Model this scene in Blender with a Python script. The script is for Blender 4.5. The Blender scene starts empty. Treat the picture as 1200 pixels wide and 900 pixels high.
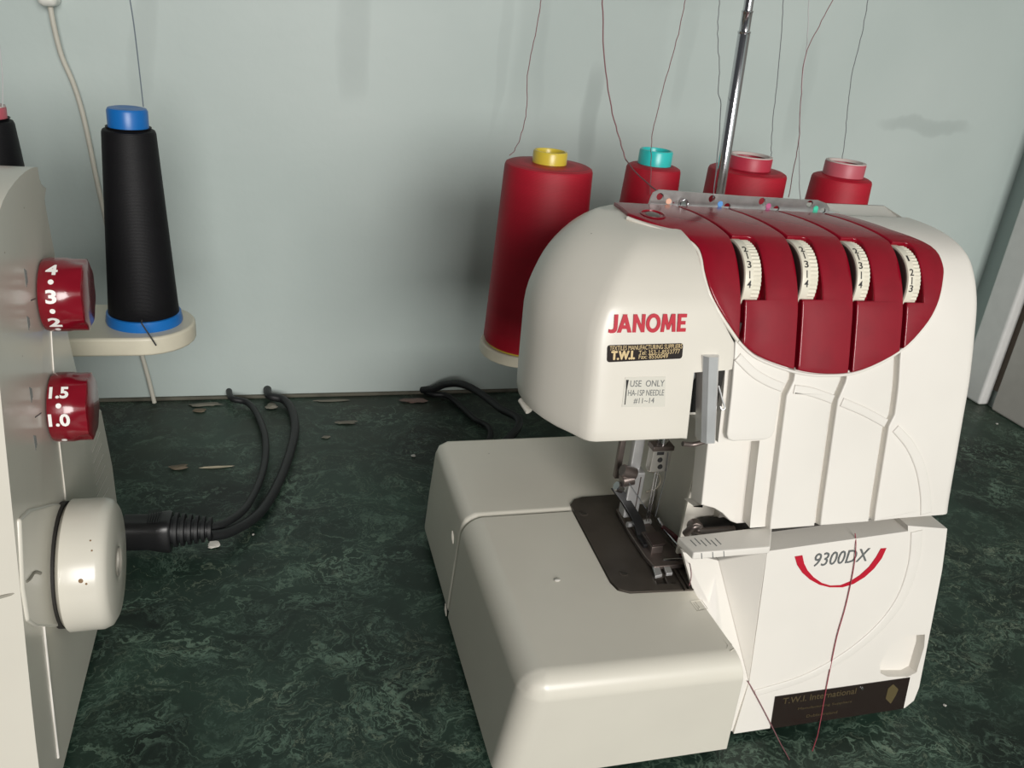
import bpy, bmesh, math, random
from mathutils import Vector, Matrix
random.seed(7)
C = bpy.context.scene.collection
MM = 0.001
# ------------------------------------------------------------------ camera
RX = Vector((0.96120434, -0.02112931, 0.27502685))     # world X in camera axes (right, down, forward)
RY = Vector((-0.25816428, -0.42006392, 0.86999857))
RZ = Vector((0.09714639, -0.90724851, -0.40922209))
FPX = 994.1328
EYE = Vector((0, 0, 400))                               # mm
def ray(px, py):
    d = Vector((px-600, py-450, FPX))
    return Vector((RX.dot(d), RY.dot(d), RZ.dot(d)))
def onz(px, py, z=0.0):
    d = ray(px, py); t = (z-EYE.z)/d.z; return EYE+d*t
def ony(px, py, y):
    d = ray(px, py); t = (y-EYE.y)/d.y; return EYE+d*t
def onx(px, py, x):
    d = ray(px, py); t = (x-EYE.x)/d.x; return EYE+d*t
cam = bpy.data.cameras.new('camera'); cam.sensor_width = 36; cam.lens = FPX/1200*36
cam.clip_start = 0.01
co = bpy.data.objects.new('camera', cam); C.objects.link(co)
rows = []
for R in (RX, RY, RZ): rows.append((R.x, -R.y, -R.z))
co.matrix_world = Matrix.Translation(EYE*MM) @ Matrix(rows).to_4x4()
bpy.context.scene.camera = co

# ------------------------------------------------------------------ materials
def mat(name, col, rough=0.5, metal=0.0, noise=0.0, nscale=60, bump=0.0, bscale=400, coat=0.0, spec=0.5, sheen=0.0, alpha=None):
    m = bpy.data.materials.new(name); m.use_nodes = True
    nt = m.node_tree; b = nt.nodes['Principled BSDF']
    b.inputs['Base Color'].default_value = (*col, 1)
    b.inputs['Roughness'].default_value = rough
    b.inputs['Metallic'].default_value = metal
    b.inputs['Coat Weight'].default_value = coat
    b.inputs['Specular IOR Level'].default_value = spec
    if sheen: b.inputs['Sheen Weight'].default_value = sheen
    tc = nt.nodes.new('ShaderNodeTexCoord')
    n = nt.nodes.new('ShaderNodeTexNoise'); n.inputs['Scale'].default_value = nscale; n.inputs['Detail'].default_value = 5
    nt.links.new(tc.outputs['Object'], n.inputs['Vector'])
    r = nt.nodes.new('ShaderNodeValToRGB'); k = 1-noise
    r.color_ramp.elements[0].color = (col[0]*k, col[1]*k, col[2]*k, 1); r.color_ramp.elements[1].color = (*col, 1)
    r.color_ramp.elements[0].position = .3; r.color_ramp.elements[1].position = .6
    nt.links.new(n.outputs['Fac'], r.inputs['Fac']); nt.links.new(r.outputs['Color'], b.inputs['Base Color'])
    if bump:
        n2 = nt.nodes.new('ShaderNodeTexNoise'); n2.inputs['Scale'].default_value = bscale
        nt.links.new(tc.outputs['Object'], n2.inputs['Vector'])
        bp = nt.nodes.new('ShaderNodeBump'); bp.inputs['Strength'].default_value = bump; bp.inputs['Distance'].default_value = 0.0005
        nt.links.new(n2.outputs['Fac'], bp.inputs['Height']); nt.links.new(bp.outputs['Normal'], b.inputs['Normal'])
    return m
def plastic(name, col, rough):
    """moulded plastic with sparse dark specks and faint grime"""
    m = mat(name, col, rough, noise=.05, nscale=14)
    nt = m.node_tree; b = nt.nodes['Principled BSDF']
    ramp = [n for n in nt.nodes if n.type == 'VALTORGB'][0]
    tc = [n for n in nt.nodes if n.type == 'TEX_COORD'][0]
    v = nt.nodes.new('ShaderNodeTexVoronoi'); v.inputs['Scale'].default_value = 55; v.inputs['Randomness'].default_value = 1
    nt.links.new(tc.outputs['Object'], v.inputs['Vector'])
    lt = nt.nodes.new('ShaderNodeMath'); lt.operation = 'LESS_THAN'; lt.inputs[1].default_value = .028
    nt.links.new(v.outputs['Distance'], lt.inputs[0])
    sep = nt.nodes.new('ShaderNodeSeparateColor'); nt.links.new(v.outputs['Color'], sep.inputs[0])
    g = nt.nodes.new('ShaderNodeMath'); g.operation = 'GREATER_THAN'; g.inputs[1].default_value = .72
    nt.links.new(sep.outputs[0], g.inputs[0])
    mu = nt.nodes.new('ShaderNodeMath'); mu.operation = 'MULTIPLY'
    nt.links.new(lt.outputs[0], mu.inputs[0]); nt.links.new(g.outputs[0], mu.inputs[1])
    m2 = nt.nodes.new('ShaderNodeMath'); m2.operation = 'MULTIPLY'; m2.inputs[1].default_value = .55
    nt.links.new(mu.outputs[0], m2.inputs[0])
    mx = nt.nodes.new('ShaderNodeMix'); mx.data_type = 'RGBA'; mx.inputs['B'].default_value = (.12, .08, .05, 1)
    nt.links.new(m2.outputs[0], mx.inputs['Factor']); nt.links.new(ramp.outputs['Color'], mx.inputs['A'])
    nt.links.new(mx.outputs['Result'], b.inputs['Base Color'])
    return m
WHITE = plastic('cream_plastic', (.70, .665, .59), .33)
WHITE2 = plastic('cream_plastic_cover', (.74, .71, .655), .42)
BOXW = plastic('cream_plastic_bed', (.69, .66, .575), .30)
OLDW = plastic('aged_cream_plastic', (.66, .63, .55), .25)
RED = mat('red_plastic', (.235, .003, .014), .18, noise=.12, nscale=80, spec=.5)
KRED = mat('red_knob', (.20, .004, .013), .2, noise=.1, coat=.3)
CHROME = mat('chrome', (.62, .62, .64), .16, metal=1, noise=.1)
STEEL = mat('steel', (.70, .70, .70), .3, metal=.65, noise=.1)
DSTEEL = mat('dark_steel', (.20, .165, .15), .33, metal=.7, noise=.3)
BLACKP = mat('black_plastic', (.012, .012, .013), .35, noise=.3)
PLATE = mat('blackened_plate', (.085, .072, .06), .36, metal=.35, noise=.4, nscale=40)
DARK = mat('cavity_shade', (.02, .018, .015), .7, noise=.3)  # near-black standing in for the shade inside gaps, slots and openings
CORD = mat('black_cord', (.012, .013, .014), .5, noise=.2)
DIALW = mat('ivory_dial', (.74, .70, .58), .4, noise=.06)
INK = mat('dark_ink', (.03, .03, .03), .5)
GREYINK = mat('grey_ink', (.12, .13, .13), .5)
REDINK = mat('red_ink', (.45, .004, .022), .4)
WINK = mat('white_ink', (.85, .83, .8), .4)
GOLD = mat('gold_ink', (.62, .47, .24), .4)
DGOLD = mat('faded_gold_ink', (.07, .052, .025), .4)
STICK = mat('black_sticker', (.018, .012, .010), .22)
CLEARST = mat('beige_sticker', (.62, .60, .53), .25)
BLUE = mat('blue_core', (.006, .14, .46), .35)
YEL = mat('yellow_core', (.62, .48, .05), .3)
TEAL = mat('teal_core', (.03, .52, .50), .3)
PINK = mat('pink_core', (.50, .10, .13), .45, noise=.1)
DPINK = mat('red_core', (.46, .03, .06), .45, noise=.1)
PAPER = mat('core_rim_paper', (.6, .5, .47), .6)
THR = mat('red_grey_thread', (.22, .10, .11), .7)
THRG = mat('grey_thread', (.16, .17, .18), .7)
THRL = mat('pale_thread', (.5, .5, .5), .7)
CABLE = mat('white_cable', (.60, .58, .50), .5, noise=.08)
TRAYW = mat('cream_tray', (.62, .58, .46), .4, noise=.06)

def yarn(name, col, col2, spec=.35):
    m = bpy.data.materials.new(name); m.use_nodes = True; nt = m.node_tree; b = nt.nodes['Principled BSDF']
    tc = nt.nodes.new('ShaderNodeTexCoord')
    w = nt.nodes.new('ShaderNodeTexWave'); w.bands_direction = 'Z'; w.inputs['Scale'].default_value = 420; w.inputs['Distortion'].default_value = 2.5
    w.inputs['Detail'].default_value = 2
    nt.links.new(tc.outputs['Object'], w.inputs['Vector'])
    n = nt.nodes.new('ShaderNodeTexNoise'); n.inputs['Scale'].default_value = 30
    mp = nt.nodes.new('ShaderNodeMapping'); mp.inputs['Scale'].default_value = (.3, .3, 3)
    nt.links.new(tc.outputs['Object'], mp.inputs['Vector']); nt.links.new(mp.outputs[0], n.inputs['Vector'])
    ad = nt.nodes.new('ShaderNodeMath'); ad.operation = 'MULTIPLY'
    nt.links.new(w.outputs['Fac'], ad.inputs[0]); nt.links.new(n.outputs['Fac'], ad.inputs[1])
    r = nt.nodes.new('ShaderNodeValToRGB'); r.color_ramp.elements[0].color = (*col2, 1); r.color_ramp.elements[1].color = (*col, 1)
    r.color_ramp.elements[0].position = .1; r.color_ramp.elements[1].position = .5
    nt.links.new(ad.outputs[0], r.inputs['Fac']); nt.links.new(r.outputs['Color'], b.inputs['Base Color'])
    bp = nt.nodes.new('ShaderNodeBump'); bp.inputs['Strength'].default_value = .25; bp.inputs['Distance'].default_value = .00015
    nt.links.new(w.outputs['Fac'], bp.inputs['Height']); nt.links.new(bp.outputs['Normal'], b.inputs['Normal'])
    b.inputs['Roughness'].default_value = .5; b.inputs['Specular IOR Level'].default_value = spec
    b.inputs['Anisotropic'].default_value = .5
    return m
YRED = yarn('red_thread_winding', (.46, .002, .022), (.32, .002, .013))
YBLK = yarn('black_thread_winding', (.008, .0075, .009), (.004, .004, .005), .18)

# ------------------------------------------------------------------ mesh helpers (mm in, metres out)
def link(name, me, m, parent=None, smooth=True, sharp=35):
    for v in me.vertices: v.co *= MM
    if smooth:
        me.polygons.foreach_set('use_smooth', [True]*len(me.polygons)); me.set_sharp_from_angle(angle=math.radians(sharp))
    o = bpy.data.objects.new(name, me); C.objects.link(o)
    if m is not None and len(me.materials) == 0: me.materials.append(m)
    if parent is not None:
        o.parent = parent
        if parent.type == 'EMPTY': o.matrix_parent_inverse = Matrix.Translation(-parent.location)
    return o
def bm_obj(name, bm, m, parent=None, smooth=True, sharp=35):
    bmesh.ops.recalc_face_normals(bm, faces=bm.faces)
    me = bpy.data.meshes.new(name); bm.to_mesh(me); bm.free()
    return link(name, me, m, parent, smooth, sharp)
def bevel(o, w, seg=3, ang=35):
    b = o.modifiers.new('bevel', 'BEVEL'); b.width = w*MM; b.segments = seg; b.limit_method = 'ANGLE'; b.angle_limit = math.radians(ang)
    b.miter_outer = 'MITER_ARC'
    n = o.modifiers.new('wn', 'WEIGHTED_NORMAL'); n.keep_sharp = False
    me = o.data
    a = me.attributes.get('sharp_edge')
    if a: me.attributes.remove(a)
    return o
def prism(pts3, pts3b):
    """solid between two matching rings"""
    bm = bmesh.new(); a = [bm.verts.new(p) for p in pts3]; b = [bm.verts.new(p) for p in pts3b]; n = len(a)
    bm.faces.new(a); bm.faces.new(b[::-1])
    for i in range(n): bm.faces.new((a[i], b[i], b[(i+1) % n], a[(i+1) % n]))
    return bm
def box_bm(x0, x1, y0, y1, z0, z1):
    return prism([(x0, y0, z0), (x1, y0, z0), (x1, y1, z0), (x0, y1, z0)], [(x0, y0, z1), (x1, y0, z1), (x1, y1, z1), (x0, y1, z1)])
def box(name, x0, x1, y0, y1, z0, z1, m, parent=None, bev=0, seg=3):
    o = bm_obj(name, box_bm(x0, x1, y0, y1, z0, z1), m, parent)
    if bev: bevel(o, bev, seg)
    return o
def frame(axis):
    z = Vector(axis).normalized(); t = Vector((0, 0, 1)) if abs(z.z) < .9 else Vector((1, 0, 0))
    x = t.cross(z).normalized(); y = z.cross(x); return x, y, z
def lathe_bm(prof, org=(0, 0, 0), axis=(0, 0, 1), seg=48, bm=None):
    """prof: (r, h) along the axis"""
    if bm is None: bm = bmesh.new()
    x, y, z = frame(axis); org = Vector(org); rings = []
    for r, h in prof:
        if r < 1e-6: rings.append([bm.verts.new(org+z*h)])
        else: rings.append([bm.verts.new(org+z*h+(x*math.cos(a)+y*math.sin(a))*r) for a in [2*math.pi*i/seg for i in range(seg)]])
    for A, B in zip(rings, rings[1:]):
        for i in range(seg):
            j = (i+1) % seg
            if len(A) == 1 and len(B) == 1: continue
            if len(A) == 1: bm.faces.new((A[0], B[i], B[j]))
            elif len(B) == 1: bm.faces.new((A[i], A[j], B[0]))
            else: bm.faces.new((A[i], A[j], B[j], B[i]))
    return bm
def lathe(name, prof, org, axis, m, parent=None, seg=48, sharp=35):
    return bm_obj(name, lathe_bm(prof, org, axis, seg), m, parent, sharp=sharp)
def smoothpath(P, n=8):
    P = [Vector(p) for p in P]; out = []
    for i in range(len(P)-1):
        p0 = P[max(i-1, 0)]; p1 = P[i]; p2 = P[i+1]; p3 = P[min(i+2, len(P)-1)]
        for k in range(n):
            t = k/n
            out.append(.5*((2*p1)+(p2-p0)*t+(2*p0-5*p1+4*p2-p3)*t*t+(3*p1-p0-3*p2+p3)*t**3))
    out.append(P[-1]); return out
def tube_bm(P, r, seg=10, bm=None):
    if bm is None: bm = bmesh.new()
    P = [Vector(p) for p in P]; n = len(P); rings = []
    t0 = (P[1]-P[0]).normalized(); up = frame(t0)[0]
    for i, p in enumerate(P):
        t = (P[min(i+1, n-1)]-P[max(i-1, 0)]).normalized()
        up = (up-t*up.dot(t)).normalized(); s = t.cross(up)
        rr = r(i/(n-1)) if callable(r) else r
        rings.append([bm.verts.new(p+(up*math.cos(a)+s*math.sin(a))*rr) for a in [2*math.pi*k/seg for k in range(seg)]])
    for A, B in zip(rings, rings[1:]):
        for k in range(seg): bm.faces.new((A[k], A[(k+1) % seg], B[(k+1) % seg], B[k]))
    bm.faces.new(rings[0][::-1]); bm.faces.new(rings[-1])
    return bm
def tube(name, P, r, m, parent=None, seg=10, n=8, smooth=True):
    return bm_obj(name, tube_bm(smoothpath(P, n) if smooth else P, r, seg), m, parent, sharp=60)

def boolean(o, cutters, op='DIFFERENCE'):
    """apply booleans and drop the cutters"""
    for c in cutters:
        md = o.modifiers.new('b', 'BOOLEAN'); md.operation = op; md.object = c; md.solver = 'EXACT'
    bpy.context.view_layer.update()
    dg = bpy.context.evaluated_depsgraph_get()
    me = bpy.data.meshes.new_from_object(o.evaluated_get(dg))
    old = o.data; o.modifiers.clear(); o.data = me
    mm = old.materials[0]; me.materials.clear(); me.materials.append(mm)
    for p in me.polygons: p.material_index = 0
    for c in cutters: bpy.data.objects.remove(c)
    me.polygons.foreach_set('use_smooth', [True]*len(me.polygons)); me.set_sharp_from_angle(angle=math.radians(30))
    return o

# ------------------------------------------------------------------ profile surfaces: a (y, z) curve swept along x
class Profile:
    def __init__(s, pts, n=6):
        P = smoothpath([(0, a, b) for a, b in pts], n)
        s.p = [(q.y, q.z) for q in P]; s.s = [0]
        for a, b in zip(s.p, s.p[1:]): s.s.append(s.s[-1]+math.hypot(b[0]-a[0], b[1]-a[1]))
    def at(s, x, t, off=0):
        t = min(max(t, 0), s.s[-1]-1e-6)
        i = max(k for k in range(len(s.s)-1) if s.s[k] <= t+1e-9)
        (y0, z0), (y1, z1) = s.p[i], s.p[i+1]; L = s.s[i+1]-s.s[i]; u = (t-s.s[i])/L
        ns = []
        n0 = s.nrm(i); n1 = s.nrm(i+1); ny = n0[0]*(1-u)+n1[0]*u; nz = n0[1]*(1-u)+n1[1]*u
        return Vector((x, y0+(y1-y0)*u+ny*off, z0+(z1-z0)*u+nz*off))
    def nrm(s, i):
        a = s.p[max(i-1, 0)]; b = s.p[min(i+1, len(s.p)-1)]; dy, dz = b[0]-a[0], b[1]-a[1]; L = math.hypot(dy, dz)
        return (-dz/L, dy/L)
    def normal(s, t): return (s.at(0, t, 1)-s.at(0, t, 0)).normalized()
    def tangent(s, t): return (s.at(0, t+.5)-s.at(0, t-.5)).normalized()
    def hit(s, px, py, off=0):
        """(x, s) of the place seen at that spot of the photograph"""
        d = ray(px, py); best = None
        for i in range(len(s.p)-1):
            a = s.at(0, s.s[i], off); b = s.at(0, s.s[i+1]-1e-4, off)
            # line EYE+t d meets segment a-b in the yz plane
            ey, ez = b.y-a.y, b.z-a.z; den = d.y*ez-d.z*ey
            if abs(den) < 1e-12: continue
            t = ((a.y-EYE.y)*ez-(a.z-EYE.z)*ey)/den
            u = ((a.y-EYE.y)*d.z-(a.z-EYE.z)*d.y)/den*1.0
            u = ((EYE.y+t*d.y-a.y)*ey+(EYE.z+t*d.z-a.z)*ez)/(ey*ey+ez*ez)
            lo = -4 if i == 0 else -1e-3; hi = 4 if i == len(s.p)-2 else 1.001
            if lo <= u <= hi and t > 0 and (best is None or t < best[0]): best = (t, EYE.x+t*d.x, s.s[i]+u*(s.s[i+1]-s.s[i]))
        if best is None: raise ValueError('no hit %s %s' % (px, py))
        return best[1], best[2]
    def pt(s, px, py, off=0):
        x, t = s.hit(px, py, off); return s.at(x, t, off)
    def sz(s, z):
        for i in range(len(s.p)-1):
            if s.p[i][1] <= z <= s.p[i+1][1]: return s.s[i]+(z-s.p[i][1])/(s.p[i+1][1]-s.p[i][1])*(s.s[i+1]-s.s[i])
        return s.s[-1]
def round_poly(P, r, n=5):
    """fillet the corners of a 2-D polygon; r may be a number or a list per corner"""
    out = []; N = len(P)
    for i, p in enumerate(P):
        rr = r[i] if isinstance(r, (list, tuple)) else r
        p = Vector(p); a = Vector(P[i-1]); b = Vector(P[(i+1) % N])
        if rr <= 0: out.append(tuple(p)); continue
        u = (a-p); v = (b-p); k = min(rr, u.length*.45, v.length*.45); u.normalize(); v.normalize()
        A = p+u*k; B = p+v*k
        for j in range(n+1):
            t = j/n; out.append(tuple(A*(1-t)**2+p*2*t*(1-t)+B*t*t))
    return out
def surf_bm(prof, poly, out, inn=None, yback=None, rim=0, nr=4):
    """solid whose front is the (x, s) polygon laid on the profile at offset out; rim = radius of its rounded edge (number or f(x, s))"""
    bm = bmesh.new(); vs = [bm.verts.new((a, b, 0)) for a, b in poly]; f0 = bm.faces.new(vs)
    f0.normal_update(); flip = f0.normal.z < 0
    lo = min(p[1] for p in poly); hi = max(p[1] for p in poly)
    cuts = [t for t in prof.s if lo+.3 < t < hi-.3]
    for t in cuts:
        bmesh.ops.bisect_plane(bm, geom=bm.verts[:]+bm.edges[:]+bm.faces[:], plane_co=(0, t, 0), plane_no=(0, 1, 0), dist=1e-4)
    bm.verts.index_update(); bm.verts.ensure_lookup_table()
    xy = [Vector((v.co.x, v.co.y)) for v in bm.verts]
    faces = [[v.index for v in f.verts] for f in bm.faces]
    nxt = {}
    for f in bm.faces:
        for l in f.loops:
            if len(l.edge.link_faces) == 1: nxt[l.vert.index] = l.link_loop_next.vert.index
    prv = {b: a for a, b in nxt.items()}
    bm.free(); bm = bmesh.new()
    inw = {}
    for i in nxt:
        a, p, b = xy[prv[i]], xy[i], xy[nxt[i]]
        e1 = (p-a).normalized(); e2 = (b-p).normalized()
        n1 = Vector((-e1.y, e1.x)); n2 = Vector((-e2.y, e2.x))
        if flip: n1, n2 = -n1, -n2
        m = n1+n2
        if m.length < 1e-6: m = n1
        m.normalize(); inw[i] = m/max(m.dot(n1), .45)
    def R(i):
        return rim(xy[i].x, xy[i].y) if callable(rim) else rim
    A = [None]*len(xy); chain = {}
    for i, p in enumerate(xy):
        if i in nxt and rim:
            r = R(i); ch = []
            for j in range(nr+1):
                th = math.pi/2*j/nr; q = p+inw[i]*(r*(1-math.cos(th))); ch.append(bm.verts.new(prof.at(q.x, q.y, out-r+r*math.sin(th))))
            chain[i] = ch; A[i] = ch[-1]
        else:
            A[i] = bm.verts.new(prof.at(p.x, p.y, out)); chain[i] = [A[i]]
    if yback is None: B = [bm.verts.new(prof.at(p.x, p.y, inn)) for p in xy]
    else: B = [bm.verts.new((p.x, yback, prof.at(p.x, p.y, 0).z)) for p in xy]
    for f in faces:
        bm.faces.new([A[i] for i in f]); bm.faces.new([B[i] for i in f][::-1])
    for i, j in nxt.items():
        ci, cj = [B[i]]+chain[i], [B[j]]+chain[j]
        for k in range(len(ci)-1): bm.faces.new((ci[k], ci[k+1], cj[k+1], cj[k]))
    return bm
def surf(name, prof, poly, out, m, parent=None, inn=-1, yback=None, bev=0, px=True, rnd=0, rim=0):
    P = [prof.hit(*p) for p in poly] if px else poly
    if rnd: P = round_poly(P, rnd)
    return bm_obj(name, surf_bm(prof, P, out, inn, yback, rim or bev), m, parent, sharp=40)
def text_on(name, s, A, B, up, nrm, m, parent=None, ext=.12, bold=0, width=None, lift=.25, hgt=None, shear=0, fat=0):
    """lettering from point A to point B, standing along up"""
    cu = bpy.data.curves.new('t', 'FONT'); cu.body = s; cu.size = 10; cu.offset = bold; cu.extrude = 0.01; cu.resolution_u = 3; cu.shear = shear
    to = bpy.data.objects.new('t', cu); C.objects.link(to); bpy.context.view_layer.update()
    me = bpy.data.meshes.new_from_object(to.evaluated_get(bpy.context.evaluated_depsgraph_get()))
    bpy.data.objects.remove(to)
    x0 = min(v.co.x for v in me.vertices); x1 = max(v.co.x for v in me.vertices)
    y0 = min(v.co.y for v in me.vertices); y1 = max(v.co.y for v in me.vertices)
    A = Vector(A); B = Vector(B); L = (B-A).length; k = L/(x1-x0); ky = k if hgt is None else hgt/(y1-y0)
    xd = (B-A).normalized(); n = Vector(nrm).normalized(); u = n.cross(xd); 
    if u.dot(Vector(up)) < 0: u = -u
    for v in me.vertices:
        v.co = A+xd*((v.co.x-x0)*k)+u*((v.co.y-y0)*ky)+n*(lift+(ext if v.co.z > 0 else 0))
    me.materials.clear()
    if fat:
        b = bmesh.new(); b.from_mesh(me); n0_ = b.verts[:]; g = b.verts[:]+b.edges[:]+b.faces[:]
        for dx, dz in ((-fat, 0), (fat, 0), (0, fat*.7), (0, -fat*.7)):
            r_ = bmesh.ops.duplicate(b, geom=g)
            for v in r_['geom']:
                if isinstance(v, bmesh.types.BMVert): v.co += xd*dx+u*dz-n*.01
        b.to_mesh(me); b.free()
    return link(name, me, m, parent, smooth=False)
def tag(o, label, cat, group=None, kind=None):
    if label: o['label'] = label
    if cat: o['category'] = cat
    if group: o['group'] = group
    if kind: o['kind'] = kind
    return o
def thing(name, loc, label, cat, group=None):
    o = bpy.data.objects.new(name, None); o.empty_display_size = .02; o.location = Vector(loc)*MM; C.objects.link(o)
    return tag(o, label, cat, group)

# ================================================================== THE ROOM
WY, WX = 832.0, 864.0
def wall_material():
    m = bpy.data.materials.new('painted_wall'); m.use_nodes = True; nt = m.node_tree; b = nt.nodes['Principled BSDF']
    b.inputs['Roughness'].default_value = .5; b.inputs['Specular IOR Level'].default_value = .35
    tc = nt.nodes.new('ShaderNodeTexCoord'); N = nt.nodes.new; L = nt.links.new
    no = N('ShaderNodeTexNoise'); no.inputs['Scale'].default_value = 3.5; no.inputs['Detail'].default_value = 4; L(tc.outputs['Object'], no.inputs['Vector'])
    r = N('ShaderNodeValToRGB'); r.color_ramp.elements[0].position = .35; r.color_ramp.elements[1].position = .65
    r.color_ramp.elements[0].color = (.47, .545, .52, 1); r.color_ramp.elements[1].color = (.53, .60, .575, 1)
    L(no.outputs['Fac'], r.inputs['Fac'])
    # marks: soft darker patches with noisy edges
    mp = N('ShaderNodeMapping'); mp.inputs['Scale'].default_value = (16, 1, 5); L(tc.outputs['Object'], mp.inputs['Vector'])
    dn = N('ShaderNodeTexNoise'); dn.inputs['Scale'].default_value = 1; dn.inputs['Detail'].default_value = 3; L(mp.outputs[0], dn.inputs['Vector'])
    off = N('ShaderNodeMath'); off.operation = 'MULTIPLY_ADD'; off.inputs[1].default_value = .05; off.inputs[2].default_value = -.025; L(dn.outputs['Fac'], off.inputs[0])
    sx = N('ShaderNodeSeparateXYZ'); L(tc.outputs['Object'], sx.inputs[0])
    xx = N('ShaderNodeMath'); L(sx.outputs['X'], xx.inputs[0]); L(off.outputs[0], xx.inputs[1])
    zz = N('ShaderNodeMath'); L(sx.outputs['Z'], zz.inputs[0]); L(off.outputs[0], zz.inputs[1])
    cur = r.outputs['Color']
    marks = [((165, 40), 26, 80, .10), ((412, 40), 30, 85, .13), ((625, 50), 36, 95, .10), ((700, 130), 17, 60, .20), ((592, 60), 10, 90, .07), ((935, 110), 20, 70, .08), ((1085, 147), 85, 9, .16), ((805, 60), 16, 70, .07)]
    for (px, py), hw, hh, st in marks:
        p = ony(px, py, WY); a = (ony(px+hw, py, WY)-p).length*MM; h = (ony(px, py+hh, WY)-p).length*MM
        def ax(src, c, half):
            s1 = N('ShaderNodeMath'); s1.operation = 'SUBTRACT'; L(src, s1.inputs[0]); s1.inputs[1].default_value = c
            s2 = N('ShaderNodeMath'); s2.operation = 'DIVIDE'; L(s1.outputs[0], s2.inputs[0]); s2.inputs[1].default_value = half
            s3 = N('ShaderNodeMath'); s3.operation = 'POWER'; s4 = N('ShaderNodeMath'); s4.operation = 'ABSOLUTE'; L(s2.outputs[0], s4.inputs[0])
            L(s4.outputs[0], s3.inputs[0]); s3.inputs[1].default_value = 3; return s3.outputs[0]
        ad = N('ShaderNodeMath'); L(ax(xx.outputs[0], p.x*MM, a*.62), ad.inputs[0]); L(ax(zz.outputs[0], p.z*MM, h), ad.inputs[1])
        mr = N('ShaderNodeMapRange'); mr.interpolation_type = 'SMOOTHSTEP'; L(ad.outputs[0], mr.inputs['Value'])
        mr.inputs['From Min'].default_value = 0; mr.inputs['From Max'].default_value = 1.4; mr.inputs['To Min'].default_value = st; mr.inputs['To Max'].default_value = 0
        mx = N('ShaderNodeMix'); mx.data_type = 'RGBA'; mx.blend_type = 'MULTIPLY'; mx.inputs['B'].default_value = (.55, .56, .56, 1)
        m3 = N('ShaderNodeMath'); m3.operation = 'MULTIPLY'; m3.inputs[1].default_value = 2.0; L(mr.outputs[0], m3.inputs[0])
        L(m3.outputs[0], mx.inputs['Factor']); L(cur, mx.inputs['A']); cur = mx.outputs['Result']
    L(cur, b.inputs['Base Color'])
    n2 = N('ShaderNodeTexNoise'); n2.inputs['Scale'].default_value = 90; L(tc.outputs['Object'], n2.inputs['Vector'])
    bp = N('ShaderNodeBump'); bp.inputs['Strength'].default_value = .12; bp.inputs['Distance'].default_value = .002
    L(n2.outputs['Fac'], bp.inputs['Height']); L(bp.outputs['Normal'], b.inputs['Normal'])
    return m
WALL = wall_material()
WALLR = mat('shaded_side_wall', (.42, .49, .475), .55, noise=.06, nscale=4)  # wall paint darkened, shade of the left-facing side put into the colour
TRIM = mat('white_gloss_trim', (.72, .72, .70), .3, noise=.05)
PANEL = mat('beige_door_paint', (.50, .475, .44), .4, noise=.06)
GAP_SHADE = mat('gap_shade_brown', (.13, .10, .075), .7)
tag(box('wall_back', -1400, WX+60, WY, WY+60, -760, 1700, WALL), None, None, kind='structure')
tag(box('wall_right', WX, WX+60, -900, WY, -760, 1700, WALLR), None, None, kind='structure')
tag(box('trim_1', WX-17, WX, 757, 797, 0.2, 1600, TRIM, bev=4), None, None, kind='structure')
d = box('door_1', WX-9, WX, 120, 746, 0.2, 1600, PANEL, bev=3); tag(d, None, None, kind='structure')
tag(box('door_gap_shade', WX-3, WX, 744.5, 758, 22, 1600, GAP_SHADE), None, None, kind='structure')  # thin dark strip, recess shade beside the door put into its colour
tag(box('floor', -1400, WX+60, -1500, WY+60, -800, -760, mat('grey_floor', (.16, .15, .14), .6, noise=.2)), None, None, kind='structure')

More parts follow.
